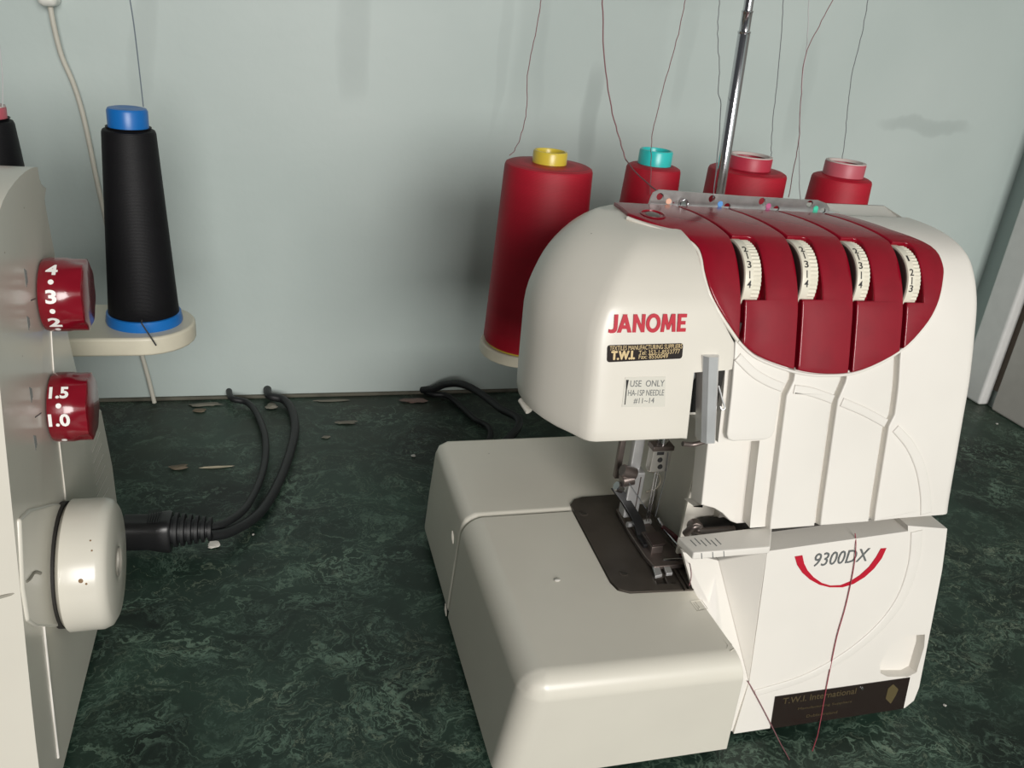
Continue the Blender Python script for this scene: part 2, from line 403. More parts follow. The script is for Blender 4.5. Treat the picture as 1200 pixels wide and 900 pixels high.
def marble():
    m = bpy.data.materials.new('green_marble_laminate'); m.use_nodes = True; nt = m.node_tree; b = nt.nodes['Principled BSDF']
    N = nt.nodes.new; L = nt.links.new; tc = N('ShaderNodeTexCoord')
    wn = N('ShaderNodeTexNoise'); wn.inputs['Scale'].default_value = 22; wn.inputs['Detail'].default_value = 6; L(tc.outputs['Object'], wn.inputs['Vector'])
    mx = N('ShaderNodeMix'); mx.data_type = 'RGBA'; mx.blend_type = 'LINEAR_LIGHT'; mx.inputs['Factor'].default_value = .055
    L(tc.outputs['Object'], mx.inputs['A']); L(wn.outputs['Color'], mx.inputs['B'])
    cur = None
    base = N('ShaderNodeTexNoise'); base.inputs['Scale'].default_value = 9; base.inputs['Detail'].default_value = 6; L(mx.outputs['Result'], base.inputs['Vector'])
    r = N('ShaderNodeValToRGB'); r.color_ramp.elements[0].position = .34; r.color_ramp.elements[1].position = .68
    r.color_ramp.elements[0].color = (.0042, .0115, .0080, 1); r.color_ramp.elements[1].color = (.024, .054, .037, 1)
    L(base.outputs['Fac'], r.inputs['Fac']); cur = r.outputs['Color']
    for sc, wd, col, st, sd, dist in ((26, .030, (.17, .26, .19), .8, 0, 1.6), (55, .040, (.13, .21, .155), .8, 3, 1.2), (110, .055, (.10, .165, .125), .75, 8, .8), (17, .012, (.22, .27, .19), .8, 5, 2.2)):
        mp = N('ShaderNodeMapping'); mp.inputs['Location'].default_value = (sd, sd*.7, sd); mp.inputs['Scale'].default_value = (.75, 1.25, 1); L(mx.outputs['Result'], mp.inputs['Vector'])
        v = N('ShaderNodeTexNoise'); v.inputs['Scale'].default_value = sc; v.inputs['Detail'].default_value = 5; v.inputs['Distortion'].default_value = dist; L(mp.outputs[0], v.inputs['Vector'])
        a1 = N('ShaderNodeMath'); a1.operation = 'SUBTRACT'; a1.inputs[1].default_value = .5; L(v.outputs['Fac'], a1.inputs[0])
        a2 = N('ShaderNodeMath'); a2.operation = 'ABSOLUTE'; L(a1.outputs[0], a2.inputs[0])
        mr = N('ShaderNodeMapRange'); mr.inputs['From Max'].default_value = wd; mr.inputs['To Min'].default_value = 1; mr.inputs['To Max'].default_value = 0; L(a2.outputs[0], mr.inputs['Value'])
        pn = N('ShaderNodeTexNoise'); pn.inputs['Scale'].default_value = sc*.45; pn.inputs['Detail'].default_value = 3; L(mp.outputs[0], pn.inputs['Vector'])
        pr = N('ShaderNodeMapRange'); pr.inputs['From Min'].default_value = .48; pr.inputs['From Max'].default_value = .66; L(pn.outputs['Fac'], pr.inputs['Value'])
        mu = N('ShaderNodeMath'); mu.operation = 'MULTIPLY'; L(mr.outputs[0], mu.inputs[0]); L(pr.outputs[0], mu.inputs[1])
        m2 = N('ShaderNodeMath'); m2.operation = 'MULTIPLY'; m2.inputs[1].default_value = st; L(mu.outputs[0], m2.inputs[0])
        c = N('ShaderNodeMix'); c.data_type = 'RGBA'; c.inputs['B'].default_value = (*col, 1); L(m2.outputs[0], c.inputs['Factor']); L(cur, c.inputs['A']); cur = c.outputs['Result']
    # patchy grey-brown tone growing towards the wall
    sx = N('ShaderNodeSeparateXYZ'); L(tc.outputs['Object'], sx.inputs[0])
    dm = N('ShaderNodeMapRange'); dm.interpolation_type = 'SMOOTHSTEP'; dm.inputs['From Min'].default_value = .60; dm.inputs['From Max'].default_value = .83; L(sx.outputs['Y'], dm.inputs['Value'])
    dn = N('ShaderNodeTexNoise'); dn.inputs['Scale'].default_value = 14; dn.inputs['Detail'].default_value = 8; L(tc.outputs['Object'], dn.inputs['Vector'])
    dr = N('ShaderNodeMapRange'); dr.inputs['From Min'].default_value = .35; dr.inputs['From Max'].default_value = .75; dr.inputs['To Max'].default_value = .55; L(dn.outputs['Fac'], dr.inputs['Value'])
    du = N('ShaderNodeMath'); du.operation = 'MULTIPLY'; L(dm.outputs[0], du.inputs[0]); L(dr.outputs[0], du.inputs[1])
    c = N('ShaderNodeMix'); c.data_type = 'RGBA'; c.inputs['B'].default_value = (.075, .072, .055, 1); L(du.outputs[0], c.inputs['Factor']); L(cur, c.inputs['A']); cur = c.outputs['Result']
    L(cur, b.inputs['Base Color'])
    rr = N('ShaderNodeMapRange'); rr.inputs['To Min'].default_value = .33; rr.inputs['To Max'].default_value = .6; L(dn.outputs['Fac'], rr.inputs['Value']); L(rr.outputs[0], b.inputs['Roughness'])
    b.inputs['Specular IOR Level'].default_value = .4
    return m
tag(box('worktop', -1300, WX, 40, WY, -38, 0, marble(), bev=2), 'dark green marble-effect laminate worktop both machines stand on', 'worktop')
# caulk seam along the wall foot
tag(box('trim_3', -1300, WX, WY-4, WY, 0, 3.5, mat('dirty_sealant', (.13, .125, .095), .8, noise=.4, nscale=50), bev=1.2), None, None, kind='structure')

# ================================================================== OVERLOCK MACHINE (right)
serger = thing('overlock_machine', (260, 430, 0), 'cream and red overlock machine with four ivory tension dials, right on the green worktop', 'sewing machine')
PB = Profile([(328, 5), (336, 70), (344, 128), (349, 150), (354, 175), (359, 200), (364, 225), (371, 250), (377, 268), (385, 282), (395, 292), (409, 297.5), (428, 300), (451, 300)], 5)
# --- main upper housing: a recessed core with raised panels on it
s0 = PB.sz(141.8); sT = PB.s[-1]
RO = [(719, 241.5), (735, 255), (760, 264.5), (785, 273), (804, 281), (816, 291), (821, 303), (824, 320), (832, 345), (846, 371), (865, 398), (887, 417), (930, 432.5), (967, 437.5), (1007, 433), (1053, 410), (1080, 383), (1095, 358), (1102, 330), (1102, 312), (1088, 291), (1042, 273), (980, 254.5)]
roP = [PB.hit(*p) for p in RO]
roS = [tuple(v)[:2] for v in smoothpath([(a, b, 0) for a, b in roP[1:22]], 4)]
roS = [roP[0]]+roS+[roP[22]]
iL = min(range(len(roS)), key=lambda i: roS[i][1])
iR = max(range(len(roS)), key=lambda i: roS[i][0])
LOW = [p for p in roS if p[1] <= roS[iR][1]+.01 and p[0] >= roS[iL][0]-40 and roS.index(p) <= iR]
def chainpts(x0, x1):
    """lower rim of the red panel between two x, both ends interpolated"""
    pts = sorted([p for p in roS[4:iR+1]], key=lambda p: p[0]); out = []
    def at(x):
        for a, b in zip(pts, pts[1:]):
            if a[0] <= x <= b[0]: return (x, a[1]+(b[1]-a[1])*(x-a[0])/max(b[0]-a[0], 1e-6))
        return (x, pts[0][1] if x < pts[0][0] else pts[-1][1])
    out = [at(x0)]+[p for p in pts if x0+.3 < p[0] < x1-.3]+[at(x1)]
    return out
def prof_off(off, smin, smax):
    ts = [smin]+[q for q in PB.s if smin+1 < q < smax-1]+[smax]
    return [(PB.at(0, t, off).y, PB.at(0, t, off).z) for t in ts]
pr_ = prof_off(-5, s0, sT-.01)
body = bm_obj('upper_housing', prism([(262, y, z) for y, z in pr_+[(476, 143)]], [(390, y, z) for y, z in pr_+[(476, 143)]]), WHITE2, serger, sharp=30)
sM = PB.hit(885, 520)[1]
pr2 = prof_off(-5, sM, sT-.01)
bm_obj('upper_housing', prism([(236, y, z) for y, z in pr2+[(476, pr2[0][1])]], [(263, y, z) for y, z in pr2+[(476, pr2[0][1])]]), WHITE2, serger, sharp=30)
def P2(*pts): return [PB.hit(*p) for p in pts]
gw = 4.0
def sh(pts, dx): return [(a+dx, b) for a, b in pts]
GA = P2((924, 440), (923, 446), (914.5, 464)); GA = [(GA[0][0], GA[0][1]+6)]+GA+[(PB.hit(914.5, 464)[0]-.3, s0)]
GB = P2((985, 444), (984, 448), (975, 469)); GB = [(GB[0][0], GB[0][1]+6)]+GB+[(GB[-1][0]-.3, s0)]
GC = P2((1048, 422), (1046, 455), (1042, 486), (1035, 500)); GC = [(GC[0][0], GC[0][1]+4)]+GC+[(GC[-1][0]-.3, s0)]
rimw = .9
def panel(L, R_, out=0, inn=-6):
    """panel between groove L (its right side) and groove R_ (its left side)"""
    Lp = sh(L, gw); xl_, xr_ = Lp[0][0], R_[0][0]
    top_ = [(a, b+1.0) for a, b in chainpts(xl_, xr_)]
    poly = Lp[1:]+R_[1:][::-1]+top_[::-1]
    return surf('cover_panel', PB, poly, out, WHITE2, serger, inn=inn, px=False, rim=rimw)
panel(GA, GB, inn=-14); panel(GB, GC)
# right-hand block with the big rounded outer edge
top_ = [(a, b-1.0 if False else b) for a, b in roS[:iR+1]]
Lp = sh(GC, gw)
loR = [p for p in roS[:iR+1] if p[0] > Lp[0][0]+.4 and p[1] < roS[iR][1]+.1]
loR = sorted(loR, key=lambda p: p[0])
upR = roS[iR+1:]
start = chainpts(Lp[0][0], Lp[0][0]+1)[0]
XR = 398
poly = Lp[1:][::-1]+[(start[0], start[1]+.6)]+[(a-.5, b+.6) for a, b in loR]+[(a-.8, b) for a, b in upR]+[(upR[-1][0]-.8, sT-.2), (XR, sT-.2), (XR+.5, s0)]
def rimR(x, s): return 7 if x > XR-3 else (3 if s > sT-1 else rimw)
surf('side_panel', PB, poly, 0, WHITE2, serger, yback=480, px=False, rim=rimR)
# block under the red panel, left of the first groove
xk = PB.hit(860, 430)[0]; sB = PB.hit(885, 516)[1]
tL = chainpts(xk, GA[0][0])
poly = [(xk, sB+4), (xk+1.2, sB+1.2), (xk+4, sB), (GA[-1][0]-6, sB), (GA[-1][0]-2, sB+1.4), (GA[-1][0]-.4, sB+5)]+GA[1:4][::-1]+[(a, b+1) for a, b in tL[::-1]]
surf('cover_panel', PB, poly, 0, WHITE2, serger, inn=-16, px=False, rim=rimw)
# recessed panel beneath it with the looper opening at its lower corner
xa = GA[-1][0]+gw+.5
xo = PB.hit(828, 525, -14)[0]
ar = [PB.hit(*p, -14) for p in [(813, 593), (824, 592), (836, 595), (846, 601), (855, 610), (862, 622)]]
poly = [(xo, sB+6), (xa, sB+6), (xa, s0), (ar[-1][0], s0)]+[a for a in ar[::-1] if a[1] > s0]+[(xo, ar[0][1])]
surf('recess_panel', PB, poly, -13, WHITE2, serger, inn=-26, px=False, rim=.8)
box('inner_shield', 240, 300, 386, 388, 100, 175, WHITE, serger)
box('looper_shade_fill', 246, 300, 372, 384, 100, 129, DARK, serger, bev=4)  # dark block, shade inside the looper opening put into its colour
# dark filler in the slot beside the head, its inner shade as colour
box('slot_shade_fill', 203, 240, 371, 450, 206, 258, DARK, serger)
# raised crescent moulding on the covers
def band(name, cpts, w, off, m, inn=-.5):
    Q = [PB.hit(*p) for p in cpts]
    Q = [tuple(v)[:2] for v in smoothpath([(a, b, 0) for a, b in Q], 6)]
    L = []; R = []
    for i, q in enumerate(Q):
        q = Vector(q); a = Vector(Q[max(i-1, 0)]); b = Vector(Q[min(i+1, len(Q)-1)]); t = (b-a).normalized(); n = Vector((-t.y, t.x)); k = w(i/(len(Q)-1)) if callable(w) else w
        L.append(tuple(q+n*k/2)); R.append(tuple(q-n*k/2))
    return surf(name, PB, L+R[::-1], off, m, serger, inn=inn, px=False, rim=.85)
def ring_piece(name, pts, w, off=.85):
    return band(name, pts, w, off, WHITE2, -1.5)
ring_piece('moulding', [(864, 418), (882, 436), (900, 447), (917, 454)], 5.2)
ring_piece('moulding', [(930, 456), (950, 459), (976, 468)], 5.2)
ring_piece('moulding', [(986, 471), (1012, 482), (1038, 496)], 5.2)
ring_piece('moulding', [(1049, 502), (1066, 522), (1078, 548), (1084, 578), (1085, 602)], lambda t: 5.2+3*t)

# --- base front cover
BASE = [(899, 646), (921, 643), (921, 631), (1064, 613.5), (1064, 618), (1111, 620), (1104, 668), (1089, 745), (1077, 806), (1071, 822), (1060, 831), (960, 849), (858, 868), (868, 830), (878, 799)]
# the scoop on its left is a separate pair of faces
basec = surf('looper_cover', PB, [(899, 646), (1064, 622.5), (1064, 616), (1110, 619.5), (1104, 668), (1089, 745), (1077, 806), (1071, 821), (1058, 831.5), (858, 866), (878, 799)], 0, WHITE2, serger, yback=560)
cp = surf('cut', PB, [(1031, 778), (1044, 756), (1061, 745), (1084, 743.5), (1083, 758), (1074, 788), (1064, 793), (1040, 793), (1032, 789)], 8, WHITE, None, inn=-7)
basec = boolean(basec, [cp])
ring_piece('moulding', [(1074, 622), (1070, 660), (1056, 700), (1030, 735), (990, 768), (940, 795), (884, 812)], lambda t: 8.5-4*t, .85)
# scoop beside the box
def quad_slab(name, P, m, parent, th=3, d=(0, 1, 0)):
    d = Vector(d)*th; o = bm_obj(name, prism([Vector(p) for p in P], [Vector(p)+d for p in P]), m, parent); bevel(o, .6, 2); return o
A_ = PB.pt(899, 647); B_ = PB.pt(878, 800); D_ = PB.pt(872, 866, -.5)
Ct = ony(842, 657, A_.y+19)
quad_slab('scoop_side', [A_, B_+Vector((0, .3, 0)), Ct], WHITE2, serger, 4)
Lt = ony(800, 647, A_.y+19); Lb = Vector((244.5, 366, 86)); Lc = Vector((245, 330, 80))
quad_slab('scoop_face', [Ct, B_+Vector((0, .4, 0)), D_+Vector((0, 1, 0)), Vector((250, D_.y+2, 6)), Lc, Lb, Lt], WHITE2, serger, 4)
# shelf above the scoop, with its engraved marks
zt = 139.5
q_ = [onz(*p, zt) for p in [(813, 648), (903, 641), (905, 616), (794, 629)]]
shelf = bm_obj('thread_shelf', prism([(p.x, p.y, zt-4.5) for p in q_], [(p.x, p.y, zt) for p in q_]), WHITE2, serger); bevel(shelf, .8, 2)
yS = q_[0].y
def seg_mark(name, A, B, w, m, parent, nrm, th=.2):
    A = Vector(A); B = Vector(B); n = Vector(nrm).normalized(); t = (B-A).normalized(); s = n.cross(t)*w/2
    return bm_obj(name, prism([A-s+n*th, B-s+n*th, B+s+n*th, A+s+n*th], [A-s, B-s, B+s, A+s]), m, parent, smooth=False)
for px in (813, 825, 837):
    for (a, b) in (((px-4, 633), (px+3, 640)), ((px+1, 631), (px+8, 638))):
        seg_mark('gauge_mark', onz(*a, zt), onz(*b, zt), .5, GREYINK, shelf, (0, 0, 1))
for px in (822, 835, 848):
    seg_mark('gauge_mark', ony(px, 649-(px-813)*.09, yS-.1), ony(px+.4, 655.5-(px-813)*.09, yS-.1), .4, GREYINK, shelf, (0, -1, 0))
# dark block between lower and upper covers, the gap's shade as its colour
box('cover_gap_shade', 264, 372, 361, 470, 126, 143.5, DARK, serger)
# --- model name, red arc and makers plate
def ptx(p, off=0): return PB.pt(*p, off)
nB = PB.normal(60)
text_on('model_lettering', '9300DX', ptx((953, 664)), ptx((1017, 657)), (0, 0, 1), nB, GREYINK, serger, hgt=8.6, shear=.18)
def arc_strip():
    ol = [(931, 652), (934, 662), (940, 671), (949, 679), (960, 685), (972, 688), (987, 688), (1000, 684), (1013, 676), (1024, 666), (1033, 654), (1038.5, 642)]
    il = [(1032, 642.5), (1026, 653), (1018, 664), (1007, 674), (996, 681), (985, 685.5), (973, 686), (963, 683), (953, 676), (946, 668), (942, 660), (940, 650.5)]
    return surf('red_arc', PB, ol+il, .35, REDINK, serger, inn=.1)
arc_strip()
pl = surf('dealer_plate', PB, [(908, 816), (1066, 793.5), (1058, 830.5), (902, 855)], .5, STICK, serger, inn=.05)
text_on('plate_lettering', 'T.W.I. International', ptx((916, 824.5)), ptx((1002, 812)), (0, 0, 1), nB, DGOLD, pl, lift=.6, hgt=4.4, bold=.12)
text_on('plate_lettering', 'Manufacturing Suppliers', ptx((934, 832)), ptx((997, 823)), (0, 0, 1), nB, DGOLD, pl, lift=.6, hgt=2.2)
text_on('plate_lettering', 'Dublin Ireland', ptx((944, 840)), ptx((980, 835)), (0, 0, 1), nB, DGOLD, pl, lift=.6, hgt=2.0)
surf('plate_emblem', PB, [(1037, 818), (1040, 806), (1046, 801), (1052, 807), (1049, 814), (1043, 824)], .7, mat('emblem_gold', (.09, .07, .03), .4), pl, inn=.5, rnd=.8)
c_ = ptx((1010, 806.5), .6); lathe('plate_rivet', [(0, .8), (.8, .7), (1.1, 0)], c_, nB, CHROME, pl, 12)

# --- bed (rear) and column wall with a fillet between them
arcp = [(234.5+25*math.sin(a), 88+25*(1-math.cos(a))) for a in [math.pi/2*i/8 for i in range(9)]]
cs = [(116, 6), (118, 40), (121, 78), (123.5, 84.5), (130, 88)]+arcp+[(259.5, 203), (300, 203), (300, 6)]
bm = prism([(x, 458.6, z) for x, z in cs], [(x+(1 if x < 200 else 0), 566, z) for x, z in cs])
bed = bm_obj('rear_bed', bm, BOXW, serger, sharp=30); bevel(bed, 5, 5, 60)
box('column', 259.5, 300, 380, 470, 60, 206, WHITE, serger)
box('column', 209, 264, 376, 450, 202, 207, WHITE, serger)
# --- cloth plate cover (front box)
top = [(121, 304), (244, 301), (243, 457.4), (121, 457.4)]; bot = [(116, 318), (259, 317), (259, 457.4), (116, 457.4)]
bm = prism([(x, y, 6) for x, y in bot], [(x, y, 88) for x, y in top])
bm.edges.ensure_lookup_table()
def near(v, p, t=.5): return abs(v.co.x-p[0]) < t and abs(v.co.y-p[1]) < t
eg = []
for e in bm.edges:
    a, b = e.verts
    up = a.co.z > 80 and b.co.z > 80
    fr = max(a.co.y, b.co.y) < 330
    left = max(a.co.x, b.co.x) < 130
    vert = abs(a.co.z-b.co.z) > 50
    if (up and fr) or (up and left) or (vert and fr and left): eg.append(e)
bmesh.ops.bevel(bm, geom=eg, offset=14, segments=8, affect='EDGES', profile=.5)
cover = bm_obj('cloth_plate_cover', bm, BOXW, serger, sharp=30)
npl = [onz(*p, 88.3) for p in [(667.5, 592), (672, 586), (682, 583), (722, 580), (757, 592), (813, 692.5), (738, 694.5), (724, 691), (715, 682)]]
cutp = bm_obj('cut', prism([(p.x, p.y, 86.2) for p in npl[:4]]+[(262, 470, 86.2), (262, npl[5].y, 86.2)]+[(p.x, p.y, 86.2) for p in npl[6:]],
             [(p.x, p.y, 95) for p in npl[:4]]+[(262, 470, 95), (262, npl[5].y, 95)]+[(p.x, p.y, 95) for p in npl[6:]]), WHITE, None)
cover = boolean(cover, [cutp]); bevel(cover, .7, 2, 50)
# needle plate with slots and screws
ring_ = [(p.x+(.5 if i in (0, 1, 7, 8) else 0), p.y) for i, p in enumerate(npl)]
ring_[4] = (252, 459); ring_[5] = (244.5, npl[5].y+.6)
ring_ = ring_[:4]+[(251, 470)]+[(251, 400), (243.6, npl[5].y+.8)]+ring_[6:]
pb = bm_obj('needle_plate', prism([(x, y, 86.3) for x, y in ring_], [(x, y, 88.9) for x, y in ring_]), PLATE, serger)
sc = []
for a in [[(770, 684.5), (782, 684), (778, 675.5), (767.5, 676)], [(784, 684), (796, 683.5), (788.5, 672), (778.5, 673)], [(756, 620), (763, 620), (744, 598), (738, 599)], [(799, 691), (803, 691), (788, 665), (785, 666)], [(805, 690), (808, 690), (792, 663), (790, 664)]]:
    q = [onz(*p, 88.9) for p in a]; sc.append(bm_obj('cut', prism([(p.x, p.y, 87.2) for p in q], [(p.x, p.y, 92) for p in q]), WHITE, None))
pb = boolean(pb, sc); bevel(pb, .4, 2, 40)
for px, py in ((684, 602), (731, 672)):
    p = onz(px, py, 88.9); s = lathe('plate_screw', [(0, .45), (2.5, .4), (3.0, 0), (3.6, -.1)], p, (0, 0, 1), PLATE, pb, 24)
    seg_mark('screw_slot', p+Vector((-1.6, 1.2, .5)), p+Vector((1.6, -1.2, .5)), .7, DARK, s, (0, 0, 1), .05)
# engraved symbols on the cover
zc = 88.05
for pp in ([(809, 705), (822, 703), (829, 713), (817, 716), (809, 705)], [(813, 707), (819, 714)], [(815, 705.5), (820, 712), (818, 716)]):
    bm = tube_bm([onz(*p, zc) for p in pp], .22, 5); bm_obj('engraved_mark', bm, BOXW, cover)
for pp in ([(848, 750), (853, 756), (852, 760)], [(853, 750), (858, 756)], [(861, 760), (856, 763)]):
    bm_obj('engraved_mark', tube_bm([onz(*p, zc) for p in pp], .22, 5), BOXW, cover)
# side latch ribs on the left face of the seam
for (a, b) in (((530, 622), (531, 637)), ((522, 707), (523, 722))):
    A = onx(*a, 117.5); B = onx(*b, 117); bm_obj('latch_tab', tube_bm([A, (A+B)/2, B], lambda t: .4+.6*math.sin(math.pi*t), 8), BOXW, bed)
for x, y in ((135, 340), (385, 350), (135, 545), (385, 545)): lathe('rubber_foot', [(0, 0), (8, 0), (8, 7), (0, 7)], (x, y, 0), (0, 0, 1), BLACKP, serger, 20)

# --- head
HP = [(346, 203), (357, 265), (362, 276), (373, 287), (386, 295), (402, 298.5), (425, 300.5), (451, 300.5)]
def hy(z):
    for (y0, z0), (y1, z1) in zip(HP, HP[1:]):
        if z0 <= z <= z1: return y0+(y1-y0)*(z-z0)/(z1-z0)
    return HP[-1][0]
PH = Profile(HP, 5)
lipz = [(PH.pt(*p)) for p in [(864, 405), (846, 371), (834, 347), (825, 320), (821, 302)]]
def hxr(z):
    if z < 239: return 208
    P = sorted([(p.z, p.x) for p in lipz])
    if z <= P[0][0]: return P[0][1]
    for (z0, x0), (z1, x1) in zip(P, P[1:]):
        if z0 <= z <= z1: return x0+(x1-x0)*(z-z0)/(z1-z0)
    return P[-1][1]
def hxl(z, r=50, zt=300.7, x0=130):
    u = z-(zt-r)
    return x0 if u <= 0 else x0+r-math.sqrt(max(r*r-u*u, 0))*1.0
plan = []   # (fx from left, absolute depth behind the front)
F0 = 346
levels = [203, 203.8, 205.5, 210, 218, 228, 238.5, 239.5, 246, 253, 259, 264, 268, 272, 276, 280, 284, 288, 291, 294, 296.5, 298, 299.4, 300.1, 300.5]
bm = bmesh.new(); rings = []
nose = [(32, 0), (27, .1), (24, .9), (21.5, 2.8), (19, 6.5), (15.5, 12), (11, 20), (6.5, 29), (3.4, 38), (1.6, 48), (1.6, 58), (4, 70), (11, 88), (21, 110)]
for z in levels:
    yf = PH.at(0, PH.sz(z)).y if z < 300.4 else 424
    xl_ = hxl(z); xr_ = hxr(z); ring = []
    inset = {203: 2.2, 203.8: .9, 205.5: .2}.get(z, 0)
    sx = 1
    d0 = yf-F0
    back = 450
    for fx, fy in nose:
        y = yf+fy*(back-yf)/(back-F0)*1.0+(0 if fy else 0)
        ring.append((xl_+fx*sx+inset*(1-fx/26), y+inset*(1 if fy < 20 else 0), z))
    ring.append((xr_-.01, back, z)); ring.append((xr_, yf+4, z)); ring.append((xr_-.6, yf+1.2, z)); ring.append((xr_-3, yf+inset, z))
    rings.append([bm.verts.new(p) for p in ring])
for A, B in zip(rings, rings[1:]):
    n = len(A)
    for i in range(n): bm.faces.new((A[i], A[(i+1) % n], B[(i+1) % n], B[i]))
bm.faces.new(rings[0][::-1]); bm.faces.new(rings[-1])
head = bm_obj('head_cover', bm, WHITE, serger, sharp=32)
# small side latch of the head
A = ony(611, 468, 405); B = ony(620, 482, 398)
tube('side_latch', [A, (A+B)/2, B], 2.2, WHITE, serger)
# lettering and stickers on the head
nH = PH.normal(30); lift0 = .3
def hp(p, off=0): return PH.pt(*p, off)
def brand(A, B, h):
    """heavy sans capitals J A N O M E cut as plain strokes"""
    A = Vector(A); B = Vector(B); xd = (B-A).normalized(); up = nH.cross(xd)
    if up.z < 0: up = -up
    W = (B-A).length; bm = bmesh.new(); Q = []; T = .24
    def bar(x0, y0, x1, y1, w=T):          # horizontal-width stroke between two heights
        Q.append([(x0, y0), (x0+w, y0), (x1+w, y1), (x1, y1)])
    Q.append([(.34, 1), (.60, 1), (.60, .28), (.34, .28)])
    arc_o = [(.60, .30), (.57, .12), (.47, .02), (.33, -.02), (.14, -.02), (0, .02), (.02, .21), (.14, .18), (.25, .18), (.32, .21), (.34, .30)]
    Q.append(arc_o)
    x = .58
    bar(x, 0, x+.36, 1, .27); bar(x+.72, 0, x+.32, 1, .27); Q.append([(x+.22, .2), (x+.78, .2), (x+.70, .40), (x+.30, .40)])
    x = 1.62
    bar(x, 0, x, 1); bar(x+.58, 0, x+.58, 1); Q.append([(x, 1), (x+.24, 1), (x+.82, 0), (x+.58, 0)])
    x = 2.50; n = 28
    for i in range(n):
        a, b = 2*math.pi*i/n, 2*math.pi*(i+1)/n; f = lambda t, k: (x+.50+k*.50*math.cos(t), .5+(.53 if k == 1 else .31)*math.sin(t))
        Q.append([f(a, 1), f(b, 1), f(b, .52), f(a, .52)])
    x = 3.55
    Q.append([(x-.02, 0), (x+.22, 0), (x+.32, 1), (x+.08, 1)]); Q.append([(x+1.02, 0), (x+.78, 0), (x+.68, 1), (x+.92, 1)])
    Q.append([(x+.08, 1), (x+.34, 1), (x+.60, .12), (x+.42, .12)]); Q.append([(x+.92, 1), (x+.66, 1), (x+.40, .12), (x+.58, .12)])
    x = 4.66
    bar(x, 0, x, 1)
    for y in (0, .40, .80): Q.append([(x, y), (x+(.62 if y != .40 else .56), y), (x+(.62 if y != .40 else .56), y+.20), (x, y+.20)])
    k = W/5.28
    for q in Q:
        P = [A+xd*(a*k)+up*(b*h) for a, b in q]; zz = .30+.004*Q.index(q)
        bt_ = [bm.verts.new(p+nH*.12) for p in P]; tp = [bm.verts.new(p+nH*zz) for p in P]; m_ = len(P)
        bm.faces.new(tp); 
        for i in range(m_): bm.faces.new((bt_[i], bt_[(i+1) % m_], tp[(i+1) % m_], tp[i]))
    return bm_obj('brand_lettering', bm, REDINK, head, smooth=False)
brand(hp((712.5, 390)), hp((803, 388.5)), 9.0)
st = surf('dealer_sticker', PH, [(711.5, 404.5), (800.5, 402), (799, 420), (711, 424.5)], .3, STICK, head, inn=.02, rnd=1.6)
text_on('sticker_lettering', 'TEXTILES MANUFACTURING SUPPLIERS', hp((714, 410.8)), hp((799, 408)), (0, 0, 1), nH, GOLD, st, bold=0, hgt=2.3, lift=.4, ext=.05)
text_on('sticker_lettering', 'T.W.I.', hp((716, 421.5)), hp((743, 420.6)), (0, 0, 1), nH, GOLD, st, bold=.1, fat=.28, hgt=4.2, lift=.4, ext=.05)
text_on('sticker_lettering', 'Tel: 353-1-8553777', hp((748, 415.8)), hp((796, 414)), (0, 0, 1), nH, GOLD, st, bold=0, hgt=2.2, lift=.4, ext=.05)
text_on('sticker_lettering', 'Fax: 8550049', hp((748, 420.4)), hp((782, 419.4)), (0, 0, 1), nH, GOLD, st, bold=0, hgt=2.2, lift=.4, ext=.05)
st = surf('needle_sticker', PH, [(732.5, 442), (780, 441), (779, 476.5), (728.5, 477)], .2, CLEARST, head, inn=.02)
text_on('sticker_lettering', 'USE  ONLY', hp((738, 453.2)), hp((778, 452.6)), (0, 0, 1), nH, GREYINK, st, hgt=3.3, lift=.3, ext=.05)
text_on('sticker_lettering', 'HA-1SP NEEDLE', hp((735.5, 463.8)), hp((777.5, 463.3)), (0, 0, 1), nH, GREYINK, st, hgt=3.1, lift=.3, ext=.05)
text_on('sticker_lettering', '#11~14', hp((742, 473.2)), hp((766, 472.8)), (0, 0, 1), nH, GREYINK, st, hgt=3.1, lift=.3, ext=.05)
A = hp((735, 445)); B = hp((732, 474)); M = A*.6+B*.4
bm_obj('needle_drawing', tube_bm([A+nH*.2, M+nH*.2, B+nH*.2], lambda t: .75 if t < .5 else .3, 6), INK, st)

# --- red tension panel
red = surf('tension_panel', PB, roS, -3.4, RED, serger, inn=-6, px=False)
bl = [(866.5, 351.5), (933.5, 351), (997.5, 352.5), (1056, 354.5)]; br = [(895, 353.5), (961, 353), (1021, 355), (1079, 356.5)]
tl = [(845, 279), (909, 279.5), (970, 281), (1027, 285.5)]
hole = [(798, 248), (858, 251), (913, 252.5), (969, 256)]
cavity = []; paths = []
for k in range(4):
    b0 = PB.hit(*bl[k]); b1 = PB.hit(*br[k]); t0 = PB.hit(*tl[k]); h = PB.hit(*hole[k])
    x0 = b0[0]; x1 = b1[0]; sb = b0[1]; st_ = t0[1]-1
    cavity.append((x0, x1, sb, st_)); paths.append((x0, x1, sb, st_, h))
top_l, top_r = roS[0], roS[-1]
def topat(x): return (x, top_l[1]+(top_r[1]-top_l[1])*(x-top_l[0])/(top_r[0]-top_l[0]))
def left_of(k):      # right-hand border of the strip that lies left of dial k, bottom to top
    x0, x1, sb, st_, h = paths[k]
    return [chainpts(x0-.4, x0)[0], (x0-.4, sb), (x0-.6, st_+.6), (h[0]-.9, h[1]), topat(h[0]-1.0)]
def right_of(k):
    x0, x1, sb, st_, h = paths[k]
    return [chainpts(x0+2.0, x0+3)[0], (x0+2.0, sb), (x1, sb), (x1, st_-4), (x1-1.5, st_-1), (x1-4, st_), (x0+1.6, st_), (h[0]+.9, h[1]), topat(h[0]+.9)]
